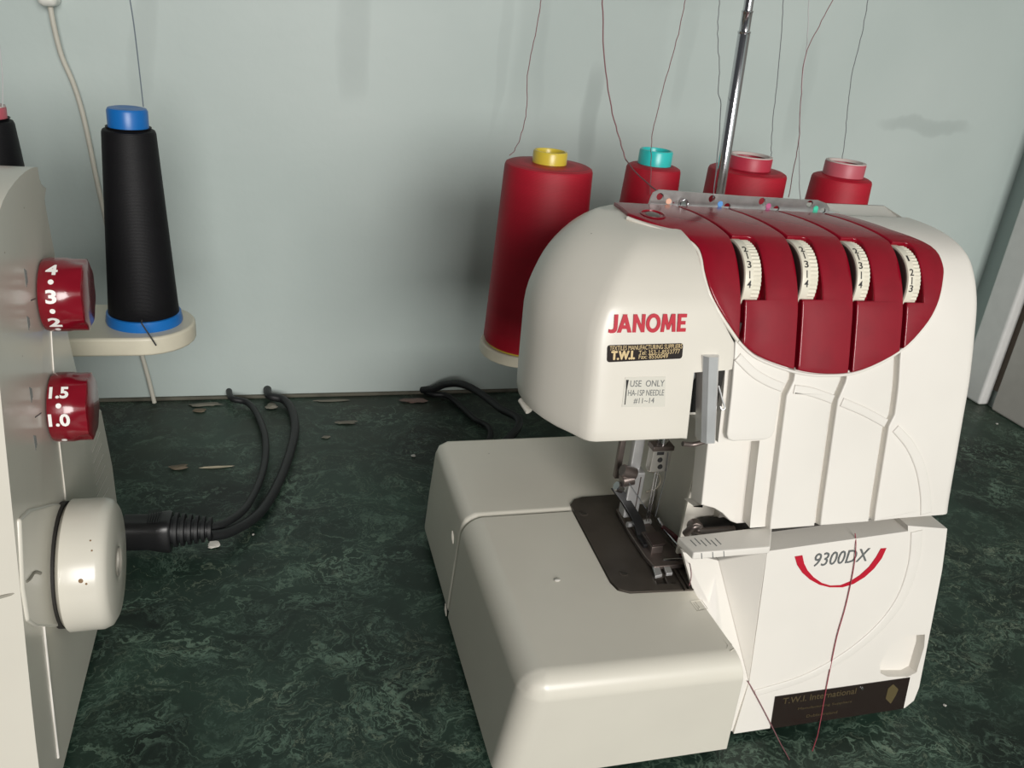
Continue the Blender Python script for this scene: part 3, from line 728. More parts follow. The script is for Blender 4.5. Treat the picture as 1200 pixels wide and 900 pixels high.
for k in range(5):
    if k == 0:
        R_ = left_of(0); n_ = roS.index(min(roS[:iR], key=lambda p: abs(p[0]-R_[0][0])+abs(p[1]-R_[0][1])))
        poly = [p for p in roS[:n_] if p[0] < R_[0][0]-.3 or p[1] > 100 and p[0] < R_[0][0]-.3]+R_
    elif k < 4:
        L_ = right_of(k-1); R_ = left_of(k); poly = L_[::-1]+chainpts(L_[0][0], R_[0][0])[1:-1]+R_
    else:
        L_ = right_of(3); lo_ = [p for p in roS[4:iR+1] if p[0] > L_[0][0]+.3 and p[1] < roS[iR][1]+.1]
        poly = L_[::-1]+sorted(lo_, key=lambda p: p[0])+roS[iR+1:]
    surf('panel_segment', PB, poly, 2.4, RED, red, inn=-6.2, px=False, rim=.8)
# lip along the panel edge
lp = [PB.pt(*p, 1.6) for p in [(735, 255.5), (760, 265), (785, 273.5), (804, 281.5), (815.5, 291), (820.5, 303), (823.5, 320), (831, 345), (845, 371), (864, 399)]]
tube('panel_lip', lp, 1.1, WHITE, serger)
lp = [PB.pt(*p, .2) for p in [(865, 400), (887, 419.5), (930, 435.5), (967, 440), (1007, 435.5), (1053, 412.5), (1081, 385), (1097, 358), (1104, 330), (1104, 312), (1090, 290), (1044, 272), (988, 255)]]
tube('panel_lip', lp, .9, WHITE2, serger)
# pressure dimple with screw
p = PB.pt(765, 251.5, 2.3)
lathe('adjuster_ring', [(6.6, -.5), (7.2, .5), (6.3, .7), (5.8, -.4), (0, -.6)], p, (0, -.1, 1), RED, serger, 32)
lathe('adjuster_screw', [(0, 1.0), (2.6, .8), (4.2, .2), (4.4, -.6)], p, (0, -.1, 1), DSTEEL, serger, 32)

# tension dials
def dial(k):
    a, b, c, d = cavity[k]; cx = (a+b)/2-1.0; smid = c*.52+d*.48
    P0 = PB.at(cx, smid, 3.2); n = PB.normal(smid); R = 21.5; cen = P0-n*R+n*3.0
    x0 = a+.9; x1 = b-3.2; w = x1-x0; bm = bmesh.new(); seg = 120
    prof = [(4, 0), (R-1.5, 0), (R-.5, .3), (R, 1.2), (R, w*.45), (R-.2, w*.47)]
    rings = []
    T = PB.tangent(smid)
    for i in range(seg):
        ang = 2*math.pi*i/seg; u = n*math.cos(ang)+T*math.sin(ang); kn = .45 if i % 2 else 0
        pr = [(R-6, 0), (R-1.2, 0), (R-.3, .4), (R, 1.2), (R, w*.47), (R-.3-kn, w*.50), (R-.3-kn, w-.6), (R-1.5-kn, w), (R-6, w)]
        rings.append([bm.verts.new(Vector((x0+h, cen.y, cen.z))+u*r) for r, h in pr])
    m_ = len(rings[0])
    for i in range(seg):
        A, B = rings[i], rings[(i+1) % seg]
        for j in range(m_): bm.faces.new((A[j], A[(j+1) % m_], B[(j+1) % m_], B[j]))
    o = bm_obj('tension_dial', bm, DIALW, serger, sharp=25)
    lathe('dial_side_shade', [(0, -.4), (R-1.4, -.4), (R-1.1, -.1), (R-1.1, .6)], (x0, cen.y, cen.z), (1, 0, 0), mat('side_shade_brown', (.05, .035, .03), .6), o, 60)  # dark disc, the shaded side of the dial put into its colour
    def at(ang, x, r=R+.05):
        u = n*math.cos(ang)+T*math.sin(ang); return Vector((x, cen.y, cen.z))+u*r, u, (-n*math.sin(ang)+T*math.cos(ang))
    seq = [('2', .42), ('|', .22), ('3', -.02), ('|', -.27), ('4', -.50)] if k < 3 else [('|', .45), ('1', .33), ('|', .12), ('2', -.09), ('|', -.32), ('3', -.52)]
    if k == 3: seq = [('1', .30), ('2', -.10), ('|', -.32), ('3', -.52)]
    for s_, an in seq:
        p, u, t = at(an, x0+w*.25); h = 3.9; wd = 2.1
        if s_ == '|': seg_mark('dial_mark', p-t*2.0, p+t*2.0, .55, INK, o, u, .15)
        else:
            wd = 1.0 if s_ == '1' else 2.4
            A = p-t*h/2-Vector((wd/2, 0, 0)); text_on('dial_numeral', s_, A, A+Vector((wd, 0, 0)), t, u, INK, o, lift=.1, ext=.08, hgt=h, bold=.1)
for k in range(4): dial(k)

# chrome thread guide plate
y0 = 450; 
gl = [ony(759, 245, y0), ony(763, 232, y0), ony(766, 226, y0), ony(773, 222.5, y0), ony(870, 230, y0), ony(960, 235, y0), ony(969, 238.5, y0), ony(972, 244, y0), ony(973, 254, y0)]
bm = prism([(p.x, y0, p.z) for p in gl], [(p.x, y0+1.3, p.z) for p in gl])
gp = bm_obj('thread_guide_plate', bm, mat('brushed_chrome', (.50, .48, .47), .28, metal=1, noise=.25, nscale=120), serger)
gc = []
for i, (px, py) in enumerate([(773.5, 230.5), (801, 240), (834.5, 233), (852, 242.5), (893, 236), (909.5, 245.5), (949, 239), (964, 248)]):
    p = ony(px, py, y0)
    o = bm_obj('cut', lathe_bm([(0, -4), (2.2, -4), (2.2, 4), (0, 4)], p, (0, 1, 0), 20), CHROME, None); gc.append(o)
gp = boolean(gp, gc)
for (px, py), c in zip([(783.5, 236), (844, 239), (900.5, 241.5), (956, 244.5)], [(.75, .42, .30), (.10, .28, .62), (.45, .10, .22), (.05, .50, .32)]):
    lathe('colour_dot', [(0, .25), (1.7, .25), (1.8, 0)], ony(px, py, y0), (0, -1, 0), mat('dot_paint', c, .4), gp, 20)
g0 = gl[0]; g1 = gl[-1]
box('guide_foot', g0.x, g1.x, y0-10, y0+1, 300.1, 301.6, CHROME, serger, bev=.4)
# wire hook on the first hole
p = ony(801, 240, y0-1); tube('wire_hook', [p+Vector((-2, 0, -1)), p+Vector((-2.4, -1, 2)), p+Vector((0, -1.5, 3.4)), p+Vector((2.2, -1, 1.4)), p+Vector((1.5, -2, -1)), p+Vector((6, -8, -6))], .35, CHROME, serger)

# --- take-up cover bar and its slot
yb = 352
b0 = ony(824, 417, yb); b1 = ony(843, 418, yb); c0 = ony(821.5, 518, yb-3); c1 = ony(841, 520, yb-3)
zt_, zb_ = b0.z, c0.z
w0 = b1.x-b0.x
sec = [(0, 0), (w0*.25, -2), (w0*.8, -2), (w0, .4), (w0, 7), (0, 7)]
bar = bm_obj('take_up_bar', prism([(b0.x+a, yb+b, zt_) for a, b in sec], [(c0.x+a*.93, yb-3+b, zb_) for a, b in sec]), STEEL, serger, sharp=20)
box('take_up_lever', b0.x-7, b0.x+1, yb+8, yb+14, zb_+10, zt_-2, DSTEEL, serger, bev=1)
tube('lever_link', [(b0.x-5, yb+6, zt_-4), (b0.x-2, yb+3, zt_-12), (b0.x-5, yb+4, zt_-20), (b0.x-4, yb+5, zb_+6)], 1.6, CHROME, serger)
tube('spring_wire', [ony(842, 452, yb+4), ony(847, 470, yb+2), ony(849.5, 478, yb+1), ony(846, 480, yb+1), ony(844, 476, yb+2)], .5, STEEL, serger)
tube('lever_screw', [ony(800, 520, yb+10), ony(812, 521, yb+10), ony(828, 517, yb+8)], 1.4, DSTEEL, serger)

# --- presser bar, foot, needle bar and needles
bx, by = 227, 434
box('presser_bar', bx-4, bx+3.2, by, by+5, 132, 204, STEEL, serger, bev=.8)
box('presser_bar', bx-9, bx-5, by+10, by+14, 120, 204, DSTEEL, serger, bev=.8)
pf = bm_obj('foot_holder', box_bm(bx-5.5, bx+5, by-5, by+4, 99, 133), STEEL, serger); bevel(pf, .9, 2)
box('holder_groove', bx+1.6, bx+2.3, by-5.3, by-4.8, 100, 130, DSTEEL, pf)
for a, b, r in (((707+22, 551), (744, 556), 4.2), ((728, 563), (742, 560), 4.6), ((722, 569), (729, 573), 3.4)):
    A = ony(*a, by-2); B = ony(*b, by-2); ax = (B-A)
    lathe('clamp_screw', [(0, 0), (r-.5, 0), (r, .6), (r, ax.length-.5), (0, ax.length)], A, ax, DSTEEL if r > 3.5 else CHROME, serger, 20)
# black spring arm from the clamp down to the foot
def strip(name, pts, w, th, m, parent, side=(1, 0, 0)):
    P = [Vector(p) for p in pts]; s = Vector(side)*w/2; bm = bmesh.new(); rs = []
    for i, p in enumerate(P):
        t = (P[min(i+1, len(P)-1)]-P[max(i-1, 0)]).normalized(); n = t.cross(s).normalized()*th/2
        rs.append([bm.verts.new(q) for q in (p-s-n, p+s-n, p+s+n, p-s+n)])
    for A, B in zip(rs, rs[1:]):
        for k in range(4): bm.faces.new((A[k], A[(k+1) % 4], B[(k+1) % 4], B[k]))
    bm.faces.new(rs[0][::-1]); bm.faces.new(rs[-1]); o = bm_obj(name, bm, m, parent); bevel(o, .4, 2); return o
strip('spring_arm', [ony(722, 572, by), ony(733, 587, by-4), ony(741, 600, by-8), ony(748, 612, by-14), ony(752, 628, by-20), ony(760, 640, by-30)], 7, 2.5, BLACKP, serger)
# presser foot: sole, toes, finger guard
zs = 89.5
def plan_slab(name, px, z0, z1, m, parent, bev=.6):
    q = [onz(*p, z1) for p in px]; o = bm_obj(name, prism([(p.x, p.y, z0) for p in q], [(p.x, p.y, z1) for p in q]), m, parent); bevel(o, bev, 2); return o
foot = plan_slab('presser_foot', [(722, 596), (742, 594), (760, 618), (772, 625), (804, 655), (806, 661), (777, 663), (767, 664), (756, 652), (738, 625)], zs, zs+3, DSTEEL, serger)
plan_slab('foot_toe', [(764, 660), (771, 659), (776.5, 673), (768, 675)], zs, zs+2.2, STEEL, foot, .4)
plan_slab('foot_toe', [(776, 659), (783, 658), (788.5, 671), (781, 672)], zs, zs+2.2, STEEL, foot, .4)
plan_slab('foot_block', [(740, 610), (756, 606), (768, 620), (776, 634), (778, 640), (764, 641), (757, 630)], zs+2.5, zs+8, DSTEEL, foot, .8)
plan_slab('foot_pad', [(755, 625), (772, 622), (779, 631), (780, 637), (765, 639)], zs+8, zs+9.5, mat('worn_brown_steel', (.10, .075, .07), .4, metal=.6), foot, .5)
tube('foot_pin', [onz(735, 615, zs+8), onz(762, 611, zs+8)], 1.9, STEEL, foot)
tube('finger_guard', [onz(777, 656.5, zs+3), onz(803, 655, zs+3), onz(803.5, 650, zs+4)], 1.0, CHROME, foot, smooth=False)
tube('finger_guard', [onz(772, 608, zs+9), onz(780, 622, zs+8), onz(797, 642, zs+6), onz(802, 650, zs+4)], 1.1, CHROME, foot)
tube('thread_tail_guard', [onz(777, 618, zs+8), onz(790, 628, zs+9), onz(800, 640, zs+7), onz(799, 650, zs+5)], 1.6, mat('dark_red_guard', (.09, .01, .015), .4), foot)
# needle clamp
ny_ = 421
q0 = ony(766, 528, ny_); q1 = ony(783, 552.5, ny_)
nc = bm_obj('needle_clamp', box_bm(q0.x, q1.x, ny_, ny_+7, q1.z, q0.z), mat('clamp_plate', (.62, .60, .56), .35, metal=.7), serger); bevel(nc, .5, 2)
q = ony(774, 526, ny_-1); box('clamp_head', q0.x-.8, q1.x+.8, ny_-1, ny_+8, q.z-2, q.z+1.2, DSTEEL, nc, bev=.5)
q = ony(774, 531.5, ny_); box('clamp_window', q.x-2.4, q.x+2.4, ny_-.2, ny_, q.z-1, q.z+1.2, INK, nc)
for py in (539, 547): lathe('clamp_set_screw', [(0, .5), (1.5, .5), (1.8, 0)], ony(773.5, py, ny_), (0, -1, 0), INK, nc, 18)
q = ony(776, 522, ny_+4); lathe('needle_bar', [(0, 0), (3.4, 0), (3.4, 56), (0, 56)], (q.x, q.y, q.z-4), (0, 0, 1), CHROME, serger, 20)
for px, dx in ((768.5, 0), (771.5, 0)):
    a = ony(px, 552, ny_+3); b = Vector((a.x, a.y, 93)); tube('needle', [a, (a+b)/2, b], lambda t: .55 if t < .8 else .3, CHROME, nc, 8)
tube('looper_wire', [ony(759, 551, 430), ony(771, 556, 430), ony(774, 564, 430), ony(768, 573, 430), ony(757, 576.5, 430)], .8, mat('pale_wire', (.62, .58, .48), .3, metal=.6), serger)
# looper area below the arch
tube('looper', [ony(803, 626, 366), ony(812, 618, 364), ony(820, 617, 364), ony(818, 622, 362), ony(835, 622, 362), ony(860, 620, 362)], 2.2, DSTEEL, serger)
lathe('looper_knob', [(0, 4), (3.4, 3.6), (4.2, 2), (4.2, -2)], ony(814, 617, 366), (-.2, -1, .2), DSTEEL, serger, 24)

# --- telescopic mast behind the housing
ma = ony(842, 232, 540); mb = ony(878, 0, 540); dv = (mb-ma).normalized()
lathe('telescopic_mast', [(4.1, -150), (4.1, 12), (4.1, (ony(872, 40, 540)-ma).length), (3.9, (ony(872, 40, 540)-ma).length+.2), (4.3, (ony(872, 40, 540)-ma).length+.6), (4.3, (ony(872, 40, 540)-ma).length+1.6), (3.5, (ony(872, 40, 540)-ma).length+2),
      (3.5, (ony(876, 15, 540)-ma).length), (3.8, (ony(876, 15, 540)-ma).length+.3), (3.8, (ony(876, 15, 540)-ma).length+1.2), (3.1, (ony(876, 15, 540)-ma).length+1.5), (3.1, 215), (0, 215)], ma, dv, CHROME, serger, 32, sharp=60)
top_ = ma+dv*212
box('mast_crossbar', top_.x-150, top_.x+150, top_.y-3, top_.y+3, top_.z-2, top_.z+1, CHROME, serger, bev=.8)
# --- thread stand
SY, SZ = 580, 163
sh = []
e0 = ony(567, 384, SY).x-1
for a in [math.pi/2+math.pi*i/12 for i in range(13)]: sh.append((e0+30+30*math.cos(a), SY+32*math.sin(a)))
sh += [(490, SY-32), (490, SY+32)]
o = bm_obj('thread_stand', prism([(x, y, SZ-9) for x, y in sh], [(x, y, SZ) for x, y in sh]), TRAYW, serger); bevel(o, 1.5, 3)
box('stand_arm', 250, 380, 476, 552, SZ-12, SZ-2, TRAYW, serger, bev=2)
box('stand_bracket', 262, 400, 470, 500, 20, 150, WHITE, serger, bev=2)

# ================================================================== THREAD CONES
def cone(px_top, sy, rt, rb, ztop, zbot, core_r, core_h, coremat, yarnm, label, group, flange=None, taper_core=.9, name='thread_cone'):
    p = ony(*px_top, sy); x = p.x
    t = thing(name, (x, sy, zbot), label, 'thread cone', group)
    H = ztop-zbot; zf = 3 if flange else 1.5
    pr = [(rb-5, zf), (rb-1, zf), (rb, zf+2.5), (rb-(rb-rt)*.1, zf+H*.1), (rt+.4, H-2.5), (rt-.3, H-.8), (rt-2.5, H+.3), (core_r+1.5, H+1.2), (core_r-.6, H+1.0)]
    ob = bm_obj('winding', lathe_bm(pr, (0, 0, 0), (0, 0, 1), 72), yarnm); ob.parent = t
    cb = rb-2 if not flange else flange
    pr = [(0, 0), (cb, 0), (cb, 2.2), (cb-2.5, 4.5), (core_r+1, H*.5), (core_r, H+.5), (core_r, H+core_h-1), (core_r-.6, H+core_h), (core_r-1.9, H+core_h), (core_r-2.4, H+core_h-1.2), (core_r-2.6, H+core_h-6), (0, H+core_h-6.5)]
    if flange: pr = [(0, 0), (flange, 0), (flange+.4, 1.5), (flange-.4, 7), (rb-3, 8)] + [(core_r+1, H*.5), (core_r, H+.5), (core_r, H+core_h-2), (core_r-.8, H+core_h-.5), (core_r-3, H+core_h), (core_r-6, H+core_h-.6), (0, H+core_h-1)]
    co_ = bm_obj('core', lathe_bm(pr, (0, 0, 0), (0, 0, 1), 56), coremat); co_.parent = t
    if coremat in (PINK, DPINK):
        ri = bm_obj('core_rim', lathe_bm([(core_r-.1, H+core_h-.3), (core_r-.3, H+core_h+.3), (core_r-2.6, H+core_h+.35), (core_r-4.0, H+core_h-1.5)], (0, 0, 0), (0, 0, 1), 56), PAPER); ri.parent = co_
        pn = bm_obj('core_hole', lathe_bm([(0, H+core_h-4), (core_r-3.2, H+core_h-4)], (0, 0, 0), (0, 0, 1), 40), INK); pn.parent = co_
    return t
G = 'red thread cones on the overlock machine stand'
cone((641, 215), SY, 31, 35.5, 298, SZ, 12.2, 9.5, YEL, YRED, 'tall red thread cone with yellow core, leftmost behind the overlock machine', G)
cone((763, 215), SY, 19.5, 26, 301, SZ, 12.2, 11.5, TEAL, YRED, 'slim red thread cone with turquoise core behind the machine', G)
cone((873, 215), SY, 29, 32, 302, SZ, 16.5, 10.5, DPINK, YRED, 'red thread cone with dull red core, just right of the chrome mast', G)
cone((985, 215), SY, 22.5, 29, 300.5, SZ, 15.5, 11.5, PINK, YRED, 'red thread cone with dusty pink core, rightmost behind the overlock machine', G)

# ================================================================== LOOSE THREADS
def strand(label, pts, m=THR, r=.28, jit=1.2):
    P = [ony(px, py, y) for px, py, y in pts]
    Q = smoothpath(P, 6); Q = [q+Vector((random.uniform(-.3, .3), 0, random.uniform(-.2, .2)))*jit if 0 < i < len(Q)-1 else q for i, q in enumerate(Q)]
    # carry on up to the crossbar of the mast
    d_ = (P[0]-P[1]).normalized()
    xt = P[0].x+(P[0].x-P[1].x)*1.2; xt = min(max(xt, top_.x-146), top_.x+146)
    Q = [Vector((xt, top_.y-3.2, top_.z-1))]+smoothpath([Vector((xt, top_.y-3.2, top_.z-1)).lerp(P[0], .999), P[0]], 2)[1:-1]+Q
    o = bm_obj('thread_strand', tube_bm(Q, r, 6), m)
    return tag(o, label, 'thread', 'thread strands rising to the mast')
strand('thin thread rising from the red cone with the yellow core', [(634, 0, 560), (629, 35, 562), (619, 80, 566), (617, 130, 570), (610, 160, 574), (603, 176, 556), (597, 182, 550)])
strand('thread slanting down from above, passing left of the turquoise core, onto the slim red cone', [(706, -2, 540), (708, 60, 540), (716, 125, 542), (727, 165, 545), (735, 190, 545), (760, 215, 480), (790, 238, 449)], r=.42)
strand('thin thread rising in front of the turquoise core', [(803, 0, 560), (795, 40, 562), (781, 90, 566), (768, 140, 570), (763, 170, 573), (763, 186, 560), (762, 228, 558)])
strand('thin thread hanging down immediately left of the chrome mast', [(843, 0, 552), (841, 40, 552), (843, 80, 552), (842, 110, 550), (845, 130, 500), (836, 232, 450)], m=THRG)
strand('thin thread rising from the red cone just right of the mast', [(918, 0, 560), (914, 60, 563), (908, 120, 567), (904, 165, 570), (904, 183, 573)], m=THRG)
strand('straight pale thread hanging between the two rightmost red cones', [(948, 0, 545), (946, 50, 545), (940, 100, 545), (937, 150, 540), (937, 200, 500), (938, 236, 453)], m=THRL, r=.3)
strand('thread curving down from upper right to between the two rightmost red cones', [(976, 0, 540), (960, 30, 540), (944, 65, 540), (939, 110, 540), (936, 165, 530), (930, 200, 500), (924, 231, 453)])
strand('thin thread rising from the red cone with the dusty pink core', [(1017, 0, 560), (1010, 40, 563), (1000, 80, 566), (994, 120, 568), (991, 155, 570), (987, 186, 574)], m=THRG)
P = [ptx((1002, 625), -2), ptx((1003, 640), 1), ptx((1000, 668), .8), ptx((991, 710), .8), ptx((981, 745), .8), ptx((974, 778), .8), ptx((968, 808), .8), ptx((962, 842), 1.0)]
Q = smoothpath(P, 5)+[onz(958, 862, 1.2), onz(952, 880, .6)]
tag(bm_obj('thread_strand', tube_bm(Q, .33, 6), mat('dark_red_thread', (.30, .05, .07), .7)), 'loose red thread trailing down over the model name to the worktop', 'thread')
P = [onz(876, 798, 42), ptx((882, 808), 1), ptx((897, 836), .8), ptx((906, 856), 1.2)]
tag(bm_obj('thread_strand', tube_bm(smoothpath(P, 5)+[onz(915, 872, .8), onz(925, 890, .5)], .35, 6), THR), 'short dark thread hanging over the lower left corner of the black dealer plate', 'thread')
P = [onz(806, 652, 93), ony(809, 664, 352), ony(810, 675, 348), ony(808, 686, 350)]
tag(bm_obj('thread_strand', tube_bm(smoothpath(P, 5), .3, 6), THR), 'short thread tail dangling from the presser foot guard', 'thread')
P = [ony(783, 530, ny_-1), ony(779, 560, ny_-1), ony(773, 585, ny_-2), ony(768, 605, ny_-4)]
tag(bm_obj('thread_strand', tube_bm(smoothpath(P, 5), .25, 6), THRG), 'thin thread running down in front of the needle clamp to the needle', 'thread')
P = [ony(737, 566, by-7), ony(748, 582, by-7), ony(757, 596, by-8)]
tag(bm_obj('thread_strand', tube_bm(smoothpath(P, 5), .25, 6), THRG), 'short thread crossing diagonally over the shiny presser foot holder', 'thread')

# ================================================================== SECOND MACHINE (left)
lm = thing('sewing_machine', (-230, 430, 0), 'old cream sewing machine with red stitch knobs and handwheel, cut off by the left edge', 'sewing machine')
XM = -110
lp_ = [(331, 6), (337, 60), (348, 120), (358, 172), (366, 215), (373, 248), (380, 270), (393, 288), (413, 299.5), (446, 303.5), (474, 302), (488, 297), (493, 284), (495, 240), (500, 200), (510, 172), (510, 6)]
lp_ = [(v.y, v.z) for v in smoothpath([(0, a, b) for a, b in lp_[:13]], 3)]+lp_[13:]
bm = prism([(-370, y, z) for y, z in lp_], [(XM, y, z) for y, z in lp_])
ed = [e for e in bm.edges if all(abs(v.co.x-XM) < .01 for v in e.verts) and not all(v.co.z < 7 for v in e.verts) and min(v.co.y for v in e.verts) < 495]
bmesh.ops.bevel(bm, geom=ed, offset=8, segments=6, affect='EDGES', profile=.5)
lb = bm_obj('housing', bm, OLDW, lm, sharp=30)
# seam channel on the right side
ps = [onx(*p, XM+.1) for p in [(57.5, 308), (60, 395), (68, 505), (76, 580), (74, 600)]]
tube('side_seam', [Vector((XM+.2, p.y, p.z)) for p in ps], .45, WHITE, lb, 6)
ps = [onx(*p, XM+.1) for p in [(51, 733), (58, 800), (68, 888)]]
tube('side_seam', [Vector((XM+.2, p.y, p.z)) for p in ps], .7, WHITE2, lb, 6)
# vent housing that bulges out behind
vh = [onx(*p, XM-2) for p in [(113, 476), (118, 480), (124, 510), (131, 545), (137, 592), (139, 640), (60, 640), (84, 560), (82, 505)]]
q_ = [(p.y, max(p.z, 7)) for p in vh]
o = bm_obj('rear_vent_cover', prism([(-330, y, z) for y, z in q_], [(XM-1.5, y, z) for y, z in q_]), OLDW, lm, sharp=30); bevel(o, 1.5, 3)
for i in range(7):
    t = i/6; a = Vector((108+5*t*1.6, 500+6*t)).lerp(Vector((112, 500)), 0)
    A = onx(117+2.2*i*.9, 506+13*i, XM-1.2); B = onx(108+1.5*i*.9, 530+13*i if i < 6 else 597, XM-1.2)
    if i < 6: seg_mark('vent_slot', A, B, .7, WHITE2, o, (1, 0, 0), .2)
box('rear_cover', -330, XM-3, 500, 548, 6, 152, OLDW, lm, bev=3)
box('rear_cover', -330, XM-8, 480, 508, 60, 292, OLDW, lm, bev=5)
# raised boss round the handwheel
bo = [onx(*p, XM) for p in [(20, 608), (32, 597), (60, 590), (92, 592), (92, 734), (40, 735), (30, 728), (24, 690)]]
o = bm_obj('wheel_boss', prism([(XM-2, p.y, p.z) for p in bo], [(XM+1.6, p.y, p.z) for p in bo]), OLDW, lm); bevel(o, 1.5, 3)
# front cover step
fs = [(-3, 702), (10, 699), (20, 692), (29, 680), (36, 671), (43, 672)]
PL = Profile([(331, 6), (337, 60), (348, 120), (358, 172), (366, 215)], 4)
q0 = PL.pt(-3, 702, .1); q1 = PL.pt(10, 699, .1); q0.x = min(q0.x, XM-14); q1.x = XM-8.5
side = [onx(*p, XM+.1) for p in ((29, 681), (36, 671), (43, 672))]
for q in side: q.y = max(q.y, q1.y+8.5)
for a_, q in zip((0, 7, 13), side): q.y = max(q.y, q1.y+9+a_)
for q in side: q.x = XM+1.7
cv = [q0, q1, Vector((XM-1.2, q1.y+1.6, q1.z+1.5)), Vector((XM+1.0, q1.y+5, q1.z+3.5))]+side
bm_obj('front_seam', tube_bm([Vector((-170, cv[0].y+.2, cv[0].z-1))]+smoothpath(cv, 5), .8, 8), mat('seam_grey', (.30, .28, .23), .7), lb)
# knobs
def knob(px, r, wd, texts):
    c = onx(*px, XM); ax = Vector((1, 0, 0)); bm = bmesh.new(); seg = 72; rings = []
    for rr, h in [(r*.86, 0), (r*.97, 1), (r, 3), (r, wd*.52), (r*.98, wd*.6)]: rings.append((rr, h, 0))
    for h, f in ((wd*.7, .35), (wd*.85, .8), (wd*.97, 1.0), (wd, 1.0)): rings.append((r*(.975 if h < wd*.98 else .90), h, f))
    R_ = []
    for rr, h, f in rings:
        ring = []
        for i in range(seg):
            a = 2*math.pi*i/seg; scal = 1-f*.07*(.5+.5*math.cos(8*a))
            ring.append(bm.verts.new(Vector((XM+h, c.y+rr*scal*math.cos(a), c.z+rr*scal*math.sin(a)))))
        R_.append(ring)
    for A, B in zip(R_, R_[1:]):
        for i in range(seg): bm.faces.new((A[i], A[(i+1) % seg], B[(i+1) % seg], B[i]))
    bm.faces.new(R_[0][::-1]); bm.faces.new(R_[-1])
    o = bm_obj('stitch_knob', bm, KRED, lm, sharp=40)
    def at(ang): u = Vector((0, -math.cos(ang), math.sin(ang))); return u, Vector((0, math.sin(ang), math.cos(ang)))
    for s_, ang, h, w_ in texts:
        u, t = at(ang); p = Vector((XM+wd*.34, c.y, c.z))+u*(r+.05)
        if s_ == '.': lathe('knob_dot', [(0, .2), (1.3, .2), (1.35, 0)], p, u, WINK, o, 14)
        else: A = p-t*h/2-Vector((w_/2, 0, 0)); text_on('knob_numeral', s_, A, A+Vector((w_, 0, 0)), t, u, WINK, o, lift=.12, ext=.1, hgt=h, bold=.35)
    return o
knob((52, 345), 19, 21, [('4', 1.02, 6.5, 5.5), ('.', .66, 0, 0), ('3', .27, 7, 5), ('.', -.12, 0, 0), ('2', -.48, 6.5, 6), ('.', -.85, 0, 0)])
knob((62, 477), 18.5, 19.5, [('1.5', .85, 6.5, 9), ('.', .48, 0, 0), ('1.0', .08, 7, 10), ('.', -.75, 0, 0)])
# printed marks beside the knobs
for a, b in (((36, 352), (41, 350)), ((41, 489), (48, 484))): 
    A = onx(*a, XM); B = onx(*b, XM); seg_mark('index_mark', Vector((XM, A.y, A.z)), Vector((XM, B.y, B.z)), .5, INK, lb, (1, 0, 0), .25)
for (px, py), h_ in (((30, 325), 9), ((33, 378), 7), ((36, 462), 8), ((41, 518), 8)):
    p = onx(px, py, XM)
    for j in range(3): 
        A = Vector((XM, p.y-.8+j*1.4, p.z-h_/2+j*.6)); seg_mark('index_mark', A, A+Vector((0, .3, h_-j*1.5)), .35, GREYINK, lb, (1, 0, 0), .2)
# handwheel
wc = onx(80, 662, XM+3); wr = 35.5
hw = lathe('handwheel', [(0, 0), (30, 0), (wr-2.5, .5), (wr, 2.5), (wr, 19), (wr-1.5, 22.5), (wr-5, 24.5), (12, 25), (8.5, 25), (7.2, 24.2), (6.8, 19), (0, 18.5)], (XM+3, wc.y, wc.z), (1, 0, 0), OLDW, lm, 96, sharp=50)
lathe('wheel_axle_cap', [(8.4, 25.05), (7.6, 25.5), (6.8, 24.2)], (XM+3, wc.y, wc.z), (1, 0, 0), mat('ring_grey', (.3, .28, .24), .5), hw, 40)
lathe('wheel_axle_cap', [(0, 19.0), (6.6, 19.0)], (XM+3, wc.y, wc.z), (1, 0, 0), DSTEEL, hw, 40)
lathe('wheel_gap_shade', [(0, -2), (34, -2), (34, 1), (0, 1)], (XM+2, wc.y+1, wc.z), (1, 0, 0), DARK, lm, 48)  # dark disc, shade behind the handwheel put into its colour
for dx, ang, s_ in ((13, .38, 1.2), (15.5, .33, .6), (17, .95, .5), (18, .8, .5)):
    u = Vector((0, -math.cos(ang), math.sin(ang))); lathe('paint_chip', [(0, .15), (s_*.7, .12), (s_, 0)], Vector((XM+3+dx, wc.y, wc.z))+u*(wr), u, mat('chip_brown', (.22, .13, .06), .6), hw, 9)
for x, y in ((-130, 350), (-350, 350), (-130, 480), (-350, 480)): lathe('rubber_foot', [(0, 0), (8, 0), (8, 7), (0, 7)], (x, y, 0), (0, 0, 1), BLACKP, lm, 20)
# its thread stand tray
TY = 600; tz = 173
e1 = ony(229, 372, TY).x
tr = [(e1-34+34*math.sin(a), TY-34*math.cos(a)) for a in [math.pi*i/14 for i in range(15)]]
tr = [(-330, TY-34)]+tr+[(-330, TY+34)]
o = bm_obj('thread_tray', prism([(x, y, tz-13) for x, y in tr], [(x, y, tz) for x, y in tr]), TRAYW, lm); bevel(o, 2, 3)
box('tray_arm', -330, -180, 500, 570, tz-12, tz-2, TRAYW, lm, bev=2)
cone((166, 330), TY, 15.8, 23, 303, tz, 12.2, 13, BLUE, YBLK, 'black thread cone with blue core and base on the cream tray', 'black thread cones on the left machine', flange=24.5)
cone((-14, 160), TY, 15, 26, 304, tz, 12, 8, PINK, YBLK, 'black thread cone with pink core cut off by the left edge', 'black thread cones on the left machine')
bt = [(152, -2, TY-10), (157, 30, TY-10), (163, 80, TY-8), (168, 125, TY-16)]
bc_ = [ony(*p) for p in bt]; up_ = bc_[0]+(bc_[0]-bc_[1])*1.0
tag(bm_obj('thread_strand', tube_bm([up_]+smoothpath(bc_, 5), .4, 6), mat('bluegrey_thread', (.14, .17, .20), .7)), 'grey thread rising from the blue core of the black cone', 'thread')
